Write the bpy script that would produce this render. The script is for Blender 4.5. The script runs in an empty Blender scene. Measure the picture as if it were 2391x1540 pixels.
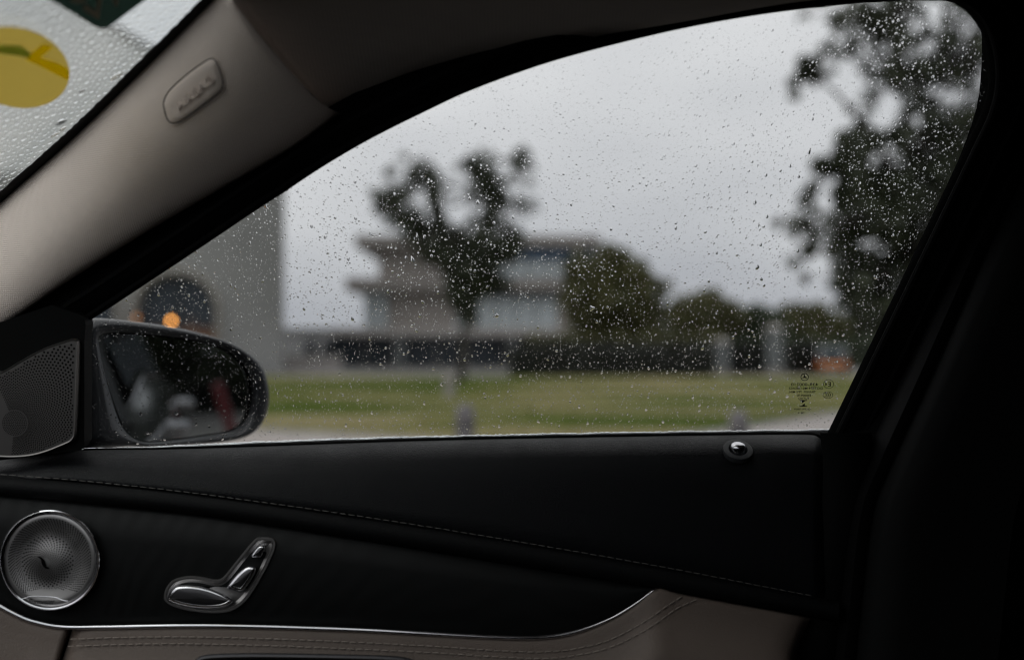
import bpy, bmesh, math, random
import numpy as np
from mathutils import Vector, Matrix

random.seed(7)
rng = np.random.default_rng(11)
S = bpy.context.scene
COL = S.collection
rad = math.radians

# ------------------------------------------------------------------ camera
# d-coordinates: measurements taken on a 2391 x 1540 view of the photograph
F, CX, CY, HOR = 2243.7, 1195.5, 770.0, 818.0
CAM = Vector((0.0, 0.0, 1.05))
PITCH = math.atan((HOR - CY) / F)
cd = bpy.data.cameras.new("camera")
cam = bpy.data.objects.new("camera", cd)
COL.objects.link(cam)
S.camera = cam
cam.location = CAM
cam.rotation_euler = (math.pi / 2 + PITCH, 0, 0)
cd.sensor_width = 36.0
cd.lens = F / 2391.0 * 36.0
cd.clip_start, cd.clip_end = 0.02, 3000
cd.dof.use_dof = True
cd.dof.focus_distance = 1.035
cd.dof.aperture_fstop = 1.9
cd.dof.aperture_blades = 0

# ------------------------------------------------------------------ world: rainy overcast
SUN_EL, SUN_AZ = rad(52), rad(250)
w = bpy.data.worlds.new("World")
S.world = w
w.use_nodes = True
wn, wl = w.node_tree.nodes, w.node_tree.links
wn.clear()
wo = wn.new("ShaderNodeOutputWorld")
bg = wn.new("ShaderNodeBackground")
bg.inputs["Strength"].default_value = 0.1
sky = wn.new("ShaderNodeTexSky")
sky.sky_type = 'NISHITA'
sky.sun_disc = False
sky.sun_elevation, sky.sun_rotation = SUN_EL, SUN_AZ
sky.dust_density, sky.air_density = 6.0, 1.0
hs = wn.new("ShaderNodeHueSaturation")
hs.inputs["Saturation"].default_value = 0.2
wl.new(sky.outputs[0], hs.inputs["Color"])
tc = wn.new("ShaderNodeTexCoord")
sx = wn.new("ShaderNodeSeparateXYZ")
wl.new(tc.outputs["Generated"], sx.inputs[0])
mp = wn.new("ShaderNodeMapping")
mp.inputs["Scale"].default_value = (1.0, 1.0, 2.6)
wl.new(tc.outputs["Generated"], mp.inputs[0])
ns = wn.new("ShaderNodeTexNoise")
ns.inputs["Scale"].default_value = 2.1
ns.inputs["Detail"].default_value = 2
wl.new(mp.outputs[0], ns.inputs["Vector"])
ad = wn.new("ShaderNodeMath"); ad.operation = 'MULTIPLY_ADD'
wl.new(ns.outputs[0], ad.inputs[0]); ad.inputs[1].default_value = 0.8
wl.new(sx.outputs[2], ad.inputs[2])
cr = wn.new("ShaderNodeValToRGB")          # overcast: brighter towards the zenith
cr.color_ramp.elements[0].position = 0.36
cr.color_ramp.elements[0].color = (0.47, 0.487, 0.53, 1)
cr.color_ramp.elements[1].position = 0.98
cr.color_ramp.elements[1].color = (1.0, 1.0, 1.01, 1)
e = cr.color_ramp.elements.new(0.63); e.color = (0.685, 0.695, 0.722, 1)
wl.new(ad.outputs[0], cr.inputs[0])
vm = wn.new("ShaderNodeVectorMath"); vm.operation = 'SCALE'
vm.inputs["Scale"].default_value = 11.2
wl.new(cr.outputs[0], vm.inputs[0])
mx = wn.new("ShaderNodeMixRGB"); mx.inputs[0].default_value = 0.9
wl.new(hs.outputs[0], mx.inputs[1]); wl.new(vm.outputs[0], mx.inputs[2])
wl.new(mx.outputs[0], bg.inputs["Color"])
wl.new(bg.outputs[0], wo.inputs[0])

sd = bpy.data.lights.new("sun", 'SUN')
sd.energy, sd.angle, sd.color = 0.6, rad(40), (1.0, 0.97, 0.93)
sun = bpy.data.objects.new("sun", sd)
COL.objects.link(sun)
sdir = Vector((math.sin(SUN_AZ) * math.cos(SUN_EL), math.cos(SUN_AZ) * math.cos(SUN_EL), math.sin(SUN_EL)))
sun.rotation_euler = sdir.to_track_quat('Z', 'Y').to_euler()

S.view_settings.view_transform = 'Standard'
S.view_settings.look = 'None'
S.view_settings.exposure = 0.0
S.view_settings.gamma = 1.0
S.view_settings.use_curve_mapping = False
S.render.engine = 'CYCLES'
cy = S.cycles
cy.max_bounces, cy.diffuse_bounces, cy.glossy_bounces, cy.transmission_bounces = 14, 4, 5, 12
cy.transparent_max_bounces = 24
cy.use_denoising = True
try:
    cy.denoiser = 'OPENIMAGEDENOISE'
    cy.denoising_input_passes = 'RGB_ALBEDO_NORMAL'
except Exception:
    pass
cy.sample_clamp_indirect = 6.0
cy.filter_width = 1.1

# ------------------------------------------------------------------ pixel helpers
CP, SP = math.cos(PITCH), math.sin(PITCH)


def ray(x, y):
    u, v = (x - CX) / F, -(y - CY) / F
    d = Vector((u, CP - v * SP, SP + v * CP))
    return d / d.y                      # unit step in world Y


def at(x, y, Y):
    return CAM + ray(x, y) * Y


# planes are Y = a + b*(z-1.05) + c*x
GA, GB, GC = 1.0276, -0.36, 0.04
GN = Vector((GC, -1.0, GB)).normalized()          # points into the cabin
OUTW = -GN


def plane_hit(x, y, a, b, c):
    r = ray(x, y)
    return CAM + r * (a / (1.0 - b * r.z - c * r.x))


def gl(x, y, off=0.0):                             # on the side glass, off > 0 is into the cabin
    return plane_hit(x, y, GA, GB, GC) + GN * off


WK = 0.567                                         # windshield: z = 1.22 + WK*(x + 0.514)
WN = Vector((WK, 0, -1.0)).normalized()            # points into the cabin


def ws(x, y, off=0.0):
    r = ray(x, y)
    t = (1.22 + WK * 0.514 - 1.05) / (r.z - WK * r.x)
    return CAM + r * t + WN * off


def crv(pts, n):
    """Catmull-Rom through pts, resampled to n points evenly by length."""
    p = [np.array(q, float) for q in pts]
    p = [2 * p[0] - p[1]] + p + [2 * p[-1] - p[-2]]
    out = []
    for i in range(1, len(p) - 2):
        for t in np.linspace(0, 1, 24, endpoint=False):
            a, b, c, d = p[i - 1], p[i], p[i + 1], p[i + 2]
            out.append(0.5 * ((2 * b) + (c - a) * t + (2 * a - 5 * b + 4 * c - d) * t * t + (3 * b - a - 3 * c + d) * t ** 3))
    out.append(p[-2])
    out = np.array(out)
    s = np.concatenate([[0], np.cumsum(np.linalg.norm(np.diff(out, axis=0), axis=1))])
    q = np.linspace(0, s[-1], n)
    return np.stack([np.interp(q, s, out[:, k]) for k in range(out.shape[1])], 1)


def closed(pts, n):
    k = len(pts)
    ext = list(pts[-2:]) + list(pts) + list(pts[:3])
    c = crv(ext, n * 4)
    # cut one full turn
    p0 = np.array(pts[0], float)
    d0 = np.linalg.norm(c - p0, axis=1)
    half = len(c) // 2
    i0 = int(np.argmin(d0[:half])); i1 = half + int(np.argmin(d0[half:]))
    seg = c[i0:i1 + 1]
    s = np.concatenate([[0], np.cumsum(np.linalg.norm(np.diff(seg, axis=0), axis=1))])
    q = np.linspace(0, s[-1], n, endpoint=False)
    return np.stack([np.interp(q, s, seg[:, k]) for k in range(seg.shape[1])], 1)


def fn(pts):
    c = crv(pts, 400)
    o = np.argsort(c[:, 0])
    return lambda x: float(np.interp(x, c[o, 0], c[o, 1]))


# ------------------------------------------------------------------ mesh helpers
def tagp(o, label=None, cat=None, group=None, kind=None):
    for k, v in (("label", label), ("category", cat), ("group", group), ("kind", kind)):
        if v:
            o[k] = v
    return o


def adopt(o, parent):
    if parent is not None:
        o.parent = parent
        o.matrix_parent_inverse = Matrix.Translation(-Vector(wloc(parent)))
    return o


_wl = {}


def wloc(o):
    return _wl.get(o.name, (0, 0, 0))


def empty(name, loc, label, cat, group=None):
    o = bpy.data.objects.new(name, None)
    COL.objects.link(o)
    o.location = loc
    o.empty_display_size = 0.1
    _wl[o.name] = tuple(loc)
    return tagp(o, label, cat, group)


def mesh(name, V, Fc, mat, parent=None, smooth=True, sharp=40):
    me = bpy.data.meshes.new(name)
    me.from_pydata([tuple(v) for v in V], [], [tuple(f) for f in Fc])
    me.validate()
    me.update()
    if smooth:
        me.polygons.foreach_set("use_smooth", [True] * len(me.polygons))
        if sharp:
            me.set_sharp_from_angle(angle=rad(sharp))
    me.materials.append(mat)
    o = bpy.data.objects.new(name, me)
    COL.objects.link(o)
    return adopt(o, parent)


def tri_mesh(name, V, T, mat, parent=None, smooth=True):
    me = bpy.data.meshes.new(name)
    V = np.asarray(V, np.float32); T = np.asarray(T, np.int32)
    me.vertices.add(len(V)); me.vertices.foreach_set("co", V.ravel())
    me.loops.add(T.size); me.loops.foreach_set("vertex_index", T.ravel())
    me.polygons.add(len(T))
    me.polygons.foreach_set("loop_start", np.arange(len(T), dtype=np.int32) * T.shape[1])
    me.polygons.foreach_set("use_smooth", np.full(len(T), smooth))
    me.update(calc_edges=True)
    me.materials.append(mat)
    o = bpy.data.objects.new(name, me)
    COL.objects.link(o)
    return adopt(o, parent)


class G:
    def __init__(s):
        s.v, s.f = [], []

    def add(s, V, Fc):
        k = len(s.v)
        s.v += [tuple(p) for p in V]
        s.f += [tuple(i + k for i in f) for f in Fc]
        return s

    def box(s, x0, x1, y0, y1, z0, z1):
        V = [(x, y, z) for z in (z0, z1) for y in (y0, y1) for x in (x0, x1)]
        return s.add(V, [(0, 2, 3, 1), (4, 5, 7, 6), (0, 1, 5, 4), (2, 6, 7, 3), (0, 4, 6, 2), (1, 3, 7, 5)])

    def tube(s, pts, r, n=8, flat=1.0, fdir=None, cap=True):
        pts = [Vector(p) for p in pts]
        R = r if isinstance(r, (list, tuple, np.ndarray)) else [r] * len(pts)
        V, Fc = [], []
        prev = None
        for i, p in enumerate(pts):
            t = (pts[min(i + 1, len(pts) - 1)] - pts[max(i - 1, 0)]).normalized()
            ref = fdir if fdir is not None else (Vector((0, 0, 1)) if abs(t.z) < 0.9 else Vector((1, 0, 0)))
            a = t.cross(ref).normalized() if prev is None or fdir is not None else (prev - t * prev.dot(t)).normalized()
            prev = a
            b = t.cross(a).normalized()
            for k in range(n):
                th = 2 * math.pi * k / n
                V.append(p + a * (math.cos(th) * R[i]) + b * (math.sin(th) * R[i] * flat))
        for i in range(len(pts) - 1):
            for k in range(n):
                k2 = (k + 1) % n
                Fc.append((i * n + k, i * n + k2, (i + 1) * n + k2, (i + 1) * n + k))
        if cap:
            Fc.append(tuple(range(n))[::-1])
            Fc.append(tuple((len(pts) - 1) * n + k for k in range(n)))
        return s.add(V, Fc)

    def loft(s, rows, wrap=False):
        n = len(rows[0])
        V = [p for r in rows for p in r]
        Fc = []
        m = n if wrap else n - 1
        for i in range(len(rows) - 1):
            for k in range(m):
                k2 = (k + 1) % n
                Fc.append((i * n + k, i * n + k2, (i + 1) * n + k2, (i + 1) * n + k))
        return s.add(V, Fc)

    def cap(s, ring):
        return s.add(ring, [tuple(range(len(ring)))])

    def build(s, name, mat, parent=None, smooth=True, sharp=40):
        return mesh(name, s.v, s.f, mat, parent, smooth, sharp)


def solid(o, th, off=0.0):
    m = o.modifiers.new("thickness", 'SOLIDIFY')
    m.thickness, m.offset = th, off
    return o


def bevel(o, wd, seg=2):
    m = o.modifiers.new("soft_edge", 'BEVEL')
    m.width, m.segments, m.limit_method = wd, seg, 'ANGLE'
    m.angle_limit = rad(35)
    return o


def pbox(name, x0, x1, y0, y1, Y, depth, mat, parent=None):
    """box whose front face covers those picture lines at distance Y (real metres)."""
    a, b = at(x0, y0, Y), at(x1, y1, Y)
    return G().box(a.x, b.x, Y, Y + depth, b.z, a.z).build(name, mat, parent, smooth=False)


# ------------------------------------------------------------------ materials
def mat(name, col, rough=0.6, metal=0.0, var=0.0, vscale=6.0, bump=0.0, bscale=40.0, spec=0.5, coat=0.0,
        bkind='noise', emit=None, estr=0.0, col2=None, dist=0.002, sheen=0.0, rvar=0.0):
    m = bpy.data.materials.new(name)
    m.use_nodes = True
    nt = m.node_tree
    b = nt.nodes["Principled BSDF"]
    b.inputs["Base Color"].default_value = (*col, 1)
    b.inputs["Roughness"].default_value = rough
    b.inputs["Metallic"].default_value = metal
    b.inputs["Specular IOR Level"].default_value = spec
    b.inputs["Coat Weight"].default_value = coat
    b.inputs["Coat Roughness"].default_value = 0.05
    if sheen:
        b.inputs["Sheen Weight"].default_value = sheen
    t = nt.nodes.new("ShaderNodeTexCoord")
    if var or col2 or rvar:
        n = nt.nodes.new("ShaderNodeTexNoise")
        n.inputs["Scale"].default_value = vscale
        n.inputs["Detail"].default_value = 6
        nt.links.new(t.outputs["Object"], n.inputs["Vector"])
        if var or col2:
            r = nt.nodes.new("ShaderNodeValToRGB")
            c2 = col2 or tuple(min(1, c * (1 + var)) for c in col)
            c1 = col if col2 else tuple(c * (1 - var) for c in col)
            r.color_ramp.elements[0].position, r.color_ramp.elements[1].position = 0.35, 0.65
            r.color_ramp.elements[0].color = (*c1, 1)
            r.color_ramp.elements[1].color = (*c2, 1)
            nt.links.new(n.outputs[0], r.inputs[0])
            nt.links.new(r.outputs[0], b.inputs["Base Color"])
        if rvar:
            mr = nt.nodes.new("ShaderNodeMapRange")
            mr.inputs[1].default_value, mr.inputs[2].default_value = 0.3, 0.7
            mr.inputs[3].default_value, mr.inputs[4].default_value = max(0.02, rough - rvar), min(1, rough + rvar)
            nt.links.new(n.outputs[0], mr.inputs[0])
            nt.links.new(mr.outputs[0], b.inputs["Roughness"])
    if bump:
        bp = nt.nodes.new("ShaderNodeBump")
        bp.inputs["Strength"].default_value = bump
        bp.inputs["Distance"].default_value = dist
        if bkind == 'leather':
            mpp = nt.nodes.new("ShaderNodeMapping")
            mpp.inputs["Scale"].default_value = (1.0, 1.0, 1.7)
            nz = nt.nodes.new("ShaderNodeTexNoise"); nz.inputs["Scale"].default_value = bscale * 0.35
            mxv = nt.nodes.new("ShaderNodeMixRGB"); mxv.blend_type = 'ADD'; mxv.inputs[0].default_value = 0.012
            nt.links.new(t.outputs["Object"], mpp.inputs[0])
            nt.links.new(mpp.outputs[0], nz.inputs["Vector"])
            nt.links.new(mpp.outputs[0], mxv.inputs[1]); nt.links.new(nz.outputs["Color"], mxv.inputs[2])
            v = nt.nodes.new("ShaderNodeTexVoronoi"); v.feature = 'DISTANCE_TO_EDGE'
            v.inputs["Scale"].default_value = bscale
            nt.links.new(mxv.outputs[0], v.inputs["Vector"])
            mr2 = nt.nodes.new("ShaderNodeMapRange"); mr2.inputs[2].default_value = 0.22
            nt.links.new(v.outputs[0], mr2.inputs[0])
            nt.links.new(mr2.outputs[0], bp.inputs["Height"])
        elif bkind == 'weave':
            acc = None
            for rot in ((0, 0, 0.0), (0, 0.0, 0.0)):
                wv = nt.nodes.new("ShaderNodeTexWave")
                wv.wave_type = 'BANDS'
                wv.bands_direction = 'X' if acc is None else 'Z'
                wv.inputs["Scale"].default_value = bscale
                wv.inputs["Distortion"].default_value = 0.25
                nt.links.new(t.outputs["Object"], wv.inputs["Vector"])
                if acc is None:
                    acc = wv.outputs["Fac"]
                else:
                    mu = nt.nodes.new("ShaderNodeMath"); mu.operation = 'ADD'
                    nt.links.new(acc, mu.inputs[0]); nt.links.new(wv.outputs["Fac"], mu.inputs[1])
                    acc = mu.outputs[0]
            nt.links.new(acc, bp.inputs["Height"])
        elif bkind == 'wood':
            mpp = nt.nodes.new("ShaderNodeMapping"); mpp.inputs["Scale"].default_value = (2.2, 1, 1.0)
            mpp.inputs["Rotation"].default_value = (0, 0.35, 0)
            nt.links.new(t.outputs["Object"], mpp.inputs[0])
            wv = nt.nodes.new("ShaderNodeTexWave"); wv.wave_type = 'RINGS'; wv.rings_direction = 'Y'
            wv.inputs["Scale"].default_value = bscale; wv.inputs["Distortion"].default_value = 7
            wv.inputs["Detail"].default_value = 3; wv.inputs["Detail Scale"].default_value = 0.6
            nt.links.new(mpp.outputs[0], wv.inputs["Vector"])
            nt.links.new(wv.outputs["Fac"], bp.inputs["Height"])
            mr3 = nt.nodes.new("ShaderNodeMapRange"); mr3.inputs[3].default_value = rough - 0.03; mr3.inputs[4].default_value = rough + 0.06
            nt.links.new(wv.outputs["Fac"], mr3.inputs[0]); nt.links.new(mr3.outputs[0], b.inputs["Roughness"])
        else:
            n2 = nt.nodes.new("ShaderNodeTexNoise")
            n2.inputs["Scale"].default_value = bscale; n2.inputs["Detail"].default_value = 5
            nt.links.new(t.outputs["Object"], n2.inputs["Vector"])
            nt.links.new(n2.outputs[0], bp.inputs["Height"])
        nt.links.new(bp.outputs[0], b.inputs["Normal"])
    if emit:
        b.inputs["Emission Color"].default_value = (*emit, 1)
        b.inputs["Emission Strength"].default_value = estr
    return m


def glass_sheet(name, tint, refl=1.0):
    m = bpy.data.materials.new(name)
    m.use_nodes = True
    nt = m.node_tree
    nt.nodes.clear()
    o = nt.nodes.new("ShaderNodeOutputMaterial")
    tr = nt.nodes.new("ShaderNodeBsdfTransparent"); tr.inputs[0].default_value = (*tint, 1)
    gs = nt.nodes.new("ShaderNodeBsdfGlossy"); gs.inputs["Roughness"].default_value = 0.0
    gs.inputs[0].default_value = (refl, refl, refl, 1)
    fr = nt.nodes.new("ShaderNodeFresnel")
    ge = nt.nodes.new("ShaderNodeNewGeometry")
    io = nt.nodes.new("ShaderNodeMapRange")           # the same reflectance from both faces
    io.inputs[3].default_value, io.inputs[4].default_value = 1.4, 1 / 1.4
    nt.links.new(ge.outputs["Backfacing"], io.inputs[0]); nt.links.new(io.outputs[0], fr.inputs["IOR"])
    mxs = nt.nodes.new("ShaderNodeMixShader")
    nt.links.new(fr.outputs[0], mxs.inputs[0])
    nt.links.new(tr.outputs[0], mxs.inputs[1]); nt.links.new(gs.outputs[0], mxs.inputs[2])
    nt.links.new(mxs.outputs[0], o.inputs[0])
    return m


def water(name):
    m = bpy.data.materials.new(name)
    m.use_nodes = True
    nt = m.node_tree
    nt.nodes.clear()
    o = nt.nodes.new("ShaderNodeOutputMaterial")
    g = nt.nodes.new("ShaderNodeBsdfGlass")
    g.inputs["IOR"].default_value = 1.33; g.inputs["Roughness"].default_value = 0.0
    nt.links.new(g.outputs[0], o.inputs[0])
    return m


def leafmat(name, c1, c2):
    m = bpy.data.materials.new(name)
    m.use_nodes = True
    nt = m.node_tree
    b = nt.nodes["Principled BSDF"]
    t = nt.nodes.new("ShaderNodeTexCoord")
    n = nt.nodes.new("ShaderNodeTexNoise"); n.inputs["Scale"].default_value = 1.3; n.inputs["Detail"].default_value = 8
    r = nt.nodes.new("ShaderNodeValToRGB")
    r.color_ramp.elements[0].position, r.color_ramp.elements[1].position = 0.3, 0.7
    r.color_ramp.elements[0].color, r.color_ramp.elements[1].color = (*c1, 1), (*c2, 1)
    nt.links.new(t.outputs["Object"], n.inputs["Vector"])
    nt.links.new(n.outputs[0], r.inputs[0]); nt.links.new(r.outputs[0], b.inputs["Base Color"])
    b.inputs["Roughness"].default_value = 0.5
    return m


M = dict(
    glass=glass_sheet("tinted_glass", (0.935, 0.94, 0.937)),
    wglass=glass_sheet("windshield_glass", (0.95, 0.97, 0.965)),
    dglass=glass_sheet("dark_privacy_glass", (0.10, 0.11, 0.115)),
    water=water("rain_water"),
    pad=mat("black_leather", (0.0034, 0.0039, 0.005), 0.52, bump=0.3, bscale=330, bkind='leather', dist=0.0008, spec=0.2, rvar=0.06, vscale=30),
    roll=mat("black_leather_roll", (0.0035, 0.0038, 0.0042), 0.6, bump=0.3, bscale=380, bkind='leather', dist=0.0009, spec=0.12),
    beige=mat("taupe_leather", (0.125, 0.098, 0.083), 0.6, bump=0.2, bscale=300, bkind='leather', dist=0.001, spec=0.35, var=0.06, vscale=9),
    trim=mat("greige_woven_trim", (0.70, 0.61, 0.55), 0.85, bump=0.5, bscale=150, bkind='weave', dist=0.0006, spec=0.2, var=0.04, vscale=12),
    headl=mat("greige_headliner_cloth", (0.46, 0.41, 0.37), 0.95, bump=0.25, bscale=90, bkind='weave', dist=0.0005, spec=0.1, sheen=0.1),
    rubber=mat("black_rubber", (0.003, 0.003, 0.0032), 0.75, spec=0.08, bump=0.1, bscale=300),
    plastic=mat("black_plastic", (0.0035, 0.0037, 0.0037), 0.7, spec=0.12, bump=0.12, bscale=500, dist=0.0006),
    framem=mat("matt_black_frame", (0.003, 0.0031, 0.0031), 0.9, spec=0.03),
    wood=mat("black_open_pore_wood", (0.006, 0.0065, 0.0065), 0.48, bump=0.007, bscale=11, bkind='wood', dist=0.0003, spec=0.2),
    chrome=mat("satin_chrome", (0.62, 0.62, 0.65), 0.16, 1.0, rvar=0.05, vscale=40),
    alu=mat("brushed_aluminium", (0.42, 0.41, 0.405), 0.42, 1.0, bump=0.05, bscale=900, dist=0.0004, rvar=0.06, vscale=60),
    alud=mat("dark_aluminium", (0.30, 0.29, 0.285), 0.42, 1.0, bump=0.05, bscale=900, dist=0.0004),
    twalu=mat("dark_grille_aluminium", (0.24, 0.228, 0.22), 0.45, 1.0, bump=0.05, bscale=900, dist=0.0004),
    bezel=mat("soft_black_bezel", (0.02, 0.021, 0.023), 0.55, spec=0.4),
    cap=mat("dark_satin_metal", (0.075, 0.073, 0.077), 0.38, 0.85, rvar=0.06, vscale=80),  # on the buttons its dark tone holds the shade of their centres
    hole=mat("grille_hole_black", (0.002, 0.002, 0.002), 0.9, spec=0.05),
    thread=mat("grey_thread", (0.11, 0.105, 0.098), 0.8, var=0.15, vscale=300),
    threadb=mat("taupe_thread", (0.27, 0.23, 0.20), 0.8, var=0.15, vscale=300),
    ink=mat("black_frit_ink", (0.003, 0.003, 0.003), 0.6, spec=0.2),
    paint=mat("dark_wet_car_paint", (0.012, 0.014, 0.018), 0.36, 0.2, coat=0.35, bump=0.08, bscale=90, dist=0.001),
    flank=mat("sky_paled_flank_paint", (0.10, 0.11, 0.115), 0.22, 0.6, coat=0.8),  # same car paint, lightened so its colour carries the sky's pale streaks
    mirror=mat("mirror_silver", (0.31, 0.325, 0.33), 0.015, 1.0),
    wetseal=mat("wet_belt_seal", (0.78, 0.80, 0.82), 0.4, 0.95, bump=0.35, bscale=220, dist=0.002, rvar=0.12, vscale=120),
    stgreen=mat("green_sticker", (0.045, 0.085, 0.07), 0.7),
    sttan=mat("tan_sticker_ink", (0.40, 0.33, 0.25), 0.7),
    stbase=mat("ochre_sticker", (0.36, 0.28, 0.09), 0.7, var=0.12, vscale=40),
    styel=mat("yellow_sticker_ink", (0.52, 0.42, 0.015), 0.7),
    stgrn2=mat("green_sticker_ink", (0.10, 0.20, 0.06), 0.7),
    # outdoors
    asphalt=mat("wet_worn_asphalt", (0.17, 0.165, 0.16), 0.6, spec=0.25, var=0.2, vscale=2.0, bump=0.3, bscale=60, dist=0.01),
    paving=mat("pinkish_wet_paving", (0.27, 0.235, 0.215), 0.45, var=0.12, vscale=0.8),
    plaza=mat("grey_paving", (0.12, 0.116, 0.11), 0.6, spec=0.3, var=0.15, vscale=0.4),
    kerb=mat("kerb_stone", (0.25, 0.24, 0.23), 0.6, var=0.1, vscale=3),
    grass=leafmat("grass_blades", (0.06, 0.10, 0.015), (0.17, 0.16, 0.06)),
    greywall=mat("grey_render", (0.225, 0.228, 0.226), 0.8, var=0.14, vscale=0.22, bump=0.2, bscale=15, dist=0.01),
    gable=mat("pale_render", (0.68, 0.68, 0.69), 0.8, var=0.04, vscale=0.4),
    stonetrim=mat("pale_stone_surround", (0.24, 0.225, 0.2), 0.8, var=0.06, vscale=1.0),
    roof=mat("dark_roof", (0.05, 0.05, 0.055), 0.6),
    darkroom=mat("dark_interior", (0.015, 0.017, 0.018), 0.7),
    timber=mat("brown_timber_door", (0.11, 0.055, 0.03), 0.6, var=0.2, vscale=2),
    taupe=mat("taupe_cladding", (0.40, 0.365, 0.34), 0.75, var=0.06, vscale=0.7),
    slab=mat("taupe_concrete_slab", (0.25, 0.23, 0.215), 0.8, var=0.08, vscale=0.6),
    slabl=mat("pale_concrete_slab", (0.38, 0.355, 0.34), 0.8, var=0.06, vscale=0.6),
    bglass=mat("blue_window_glass", (0.12, 0.215, 0.37), 0.2, spec=0.3),
    dgl=mat("dark_blue_window_glass", (0.035, 0.045, 0.058), 0.25, spec=0.3),
    gfglass=mat("ground_floor_glass", (0.048, 0.060, 0.075), 0.25, spec=0.3),
    leafy=leafmat("yellow_green_leaves", (0.11, 0.115, 0.03), (0.2, 0.19, 0.06)),
    pgl=mat("pale_window_pane", (0.60, 0.66, 0.69), 0.3),  # one flat pale blue-grey tone over the whole pane
    column=mat("pale_painted_column", (0.14, 0.152, 0.156), 0.7, var=0.05),
    bark=mat("wet_bark", (0.03, 0.026, 0.022), 0.8, var=0.25, vscale=5, bump=0.5, bscale=14, dist=0.03),
    leafd=leafmat("dark_wet_leaves", (0.015, 0.021, 0.010), (0.042, 0.054, 0.022)),
    leafo=leafmat("olive_leaves", (0.052, 0.058, 0.016), (0.12, 0.115, 0.04)),
    leafg=leafmat("green_leaves", (0.028, 0.045, 0.02), (0.06, 0.08, 0.034)),
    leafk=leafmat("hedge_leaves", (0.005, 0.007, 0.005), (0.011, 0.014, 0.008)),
    stone=mat("granite_bollard", (0.125, 0.117, 0.122), 0.6, var=0.15, vscale=20, bump=0.2, bscale=50),
    bandm=mat("dark_steel_band", (0.05, 0.05, 0.052), 0.5, 0.5),
    lampg=mat("amber_lamp_glass", (0.6, 0.3, 0.1), 0.3, emit=(1.0, 0.40, 0.08), estr=9.0),
    lampd=mat("dim_amber_lamp_glass", (0.5, 0.25, 0.1), 0.3, emit=(1.0, 0.38, 0.10), estr=0.9),
    iron=mat("black_iron", (0.02, 0.02, 0.02), 0.5, 0.6),
    orange=mat("orange_van_paint", (0.88, 0.27, 0.02), 0.4, coat=0.3),
    vanpale=mat("pale_van_paint", (0.27, 0.30, 0.31), 0.4, coat=0.3),
    tyre=mat("tyre_rubber", (0.02, 0.02, 0.02), 0.8),
    red=mat("red_post_paint", (0.15, 0.010, 0.014), 0.4, coat=0.3),
    white=mat("white_paint", (0.7, 0.7, 0.7), 0.5),
)

def lawn_mat():
    m = bpy.data.materials.new("patchy_lawn_turf")
    m.use_nodes = True
    nt = m.node_tree
    b = nt.nodes["Principled BSDF"]
    b.inputs["Roughness"].default_value = 0.85
    b.inputs["Specular IOR Level"].default_value = 0.05
    t = nt.nodes.new("ShaderNodeTexCoord")
    mpp = nt.nodes.new("ShaderNodeMapping"); mpp.inputs["Scale"].default_value = (0.12, 0.52, 1.0)
    mpp.inputs["Location"].default_value = (3.1, 0.9, 0)
    mpp.inputs["Rotation"].default_value = (0, 0, 0.08)
    n1_ = nt.nodes.new("ShaderNodeTexNoise"); n1_.inputs["Scale"].default_value = 1.0; n1_.inputs["Detail"].default_value = 3
    r = nt.nodes.new("ShaderNodeValToRGB")
    el_ = r.color_ramp.elements
    el_[0].position, el_[0].color = 0.465, (0.056, 0.088, 0.009, 1)
    el_[1].position, el_[1].color = 0.545, (0.24, 0.21, 0.11, 1)
    e2 = el_.new(0.505); e2.color = (0.112, 0.122, 0.026, 1)
    nt.links.new(t.outputs["Object"], mpp.inputs[0]); nt.links.new(mpp.outputs[0], n1_.inputs["Vector"])
    nt.links.new(n1_.outputs[0], r.inputs[0]); nt.links.new(r.outputs[0], b.inputs["Base Color"])
    return m


M['lawn'] = lawn_mat()


def sticker(name, col, trans=0.6):
    """paper or film: daylight glows through it from outside."""
    m = bpy.data.materials.new(name)
    m.use_nodes = True
    nt = m.node_tree
    nt.nodes.clear()
    o = nt.nodes.new("ShaderNodeOutputMaterial")
    d_ = nt.nodes.new("ShaderNodeBsdfDiffuse"); d_.inputs[0].default_value = (*col, 1)
    t_ = nt.nodes.new("ShaderNodeBsdfTranslucent"); t_.inputs[0].default_value = (*col, 1)
    x_ = nt.nodes.new("ShaderNodeMixShader"); x_.inputs[0].default_value = trans
    nt.links.new(d_.outputs[0], x_.inputs[1]); nt.links.new(t_.outputs[0], x_.inputs[2]); nt.links.new(x_.outputs[0], o.inputs[0])
    return m


M['stbase'] = sticker("ochre_sticker_film", (0.74, 0.63, 0.28), .72)
M['styel'] = sticker("yellow_sticker_film", (1.0, 0.93, 0.08), .88)
M['stgrn2'] = sticker("green_sticker_film", (0.6, 0.72, 0.4), .8)
M['stgreen'] = sticker("dark_green_sticker_film", (0.12, 0.165, 0.145), .7)
M['sttan'] = sticker("tan_sticker_film", (0.85, 0.74, 0.62), .5)

# ================================================================== GROUND
def sheet(name, pts, z, m):
    o = mesh(name, [(x, y, z) for x, y in pts], [tuple(range(len(pts)))], m, smooth=False)
    o["kind"] = "structure"
    return o


sheet("ground", [(-700, -700), (700, -700), (700, 900), (-700, 900)], -0.012, M['plaza'])
sheet("road", [(-120, -9), (120, -9), (120, 4.6), (-120, 4.6)], -0.006, M['asphalt'])
sheet("pavement", [(-120, 4.75), (120, 4.75), (120, 22), (-120, 22)], 0.0, M['paving'])
kb = G()
kb.box(-120, 120, 4.6, 4.75, -0.012, 0.006)
o = kb.build("kerb", M['kerb'], smooth=False); o["kind"] = "structure"


def gnd(x, y, z=0.0):
    r = ray(x, y)
    return CAM + r * ((z - CAM.z) / r.z)


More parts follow.
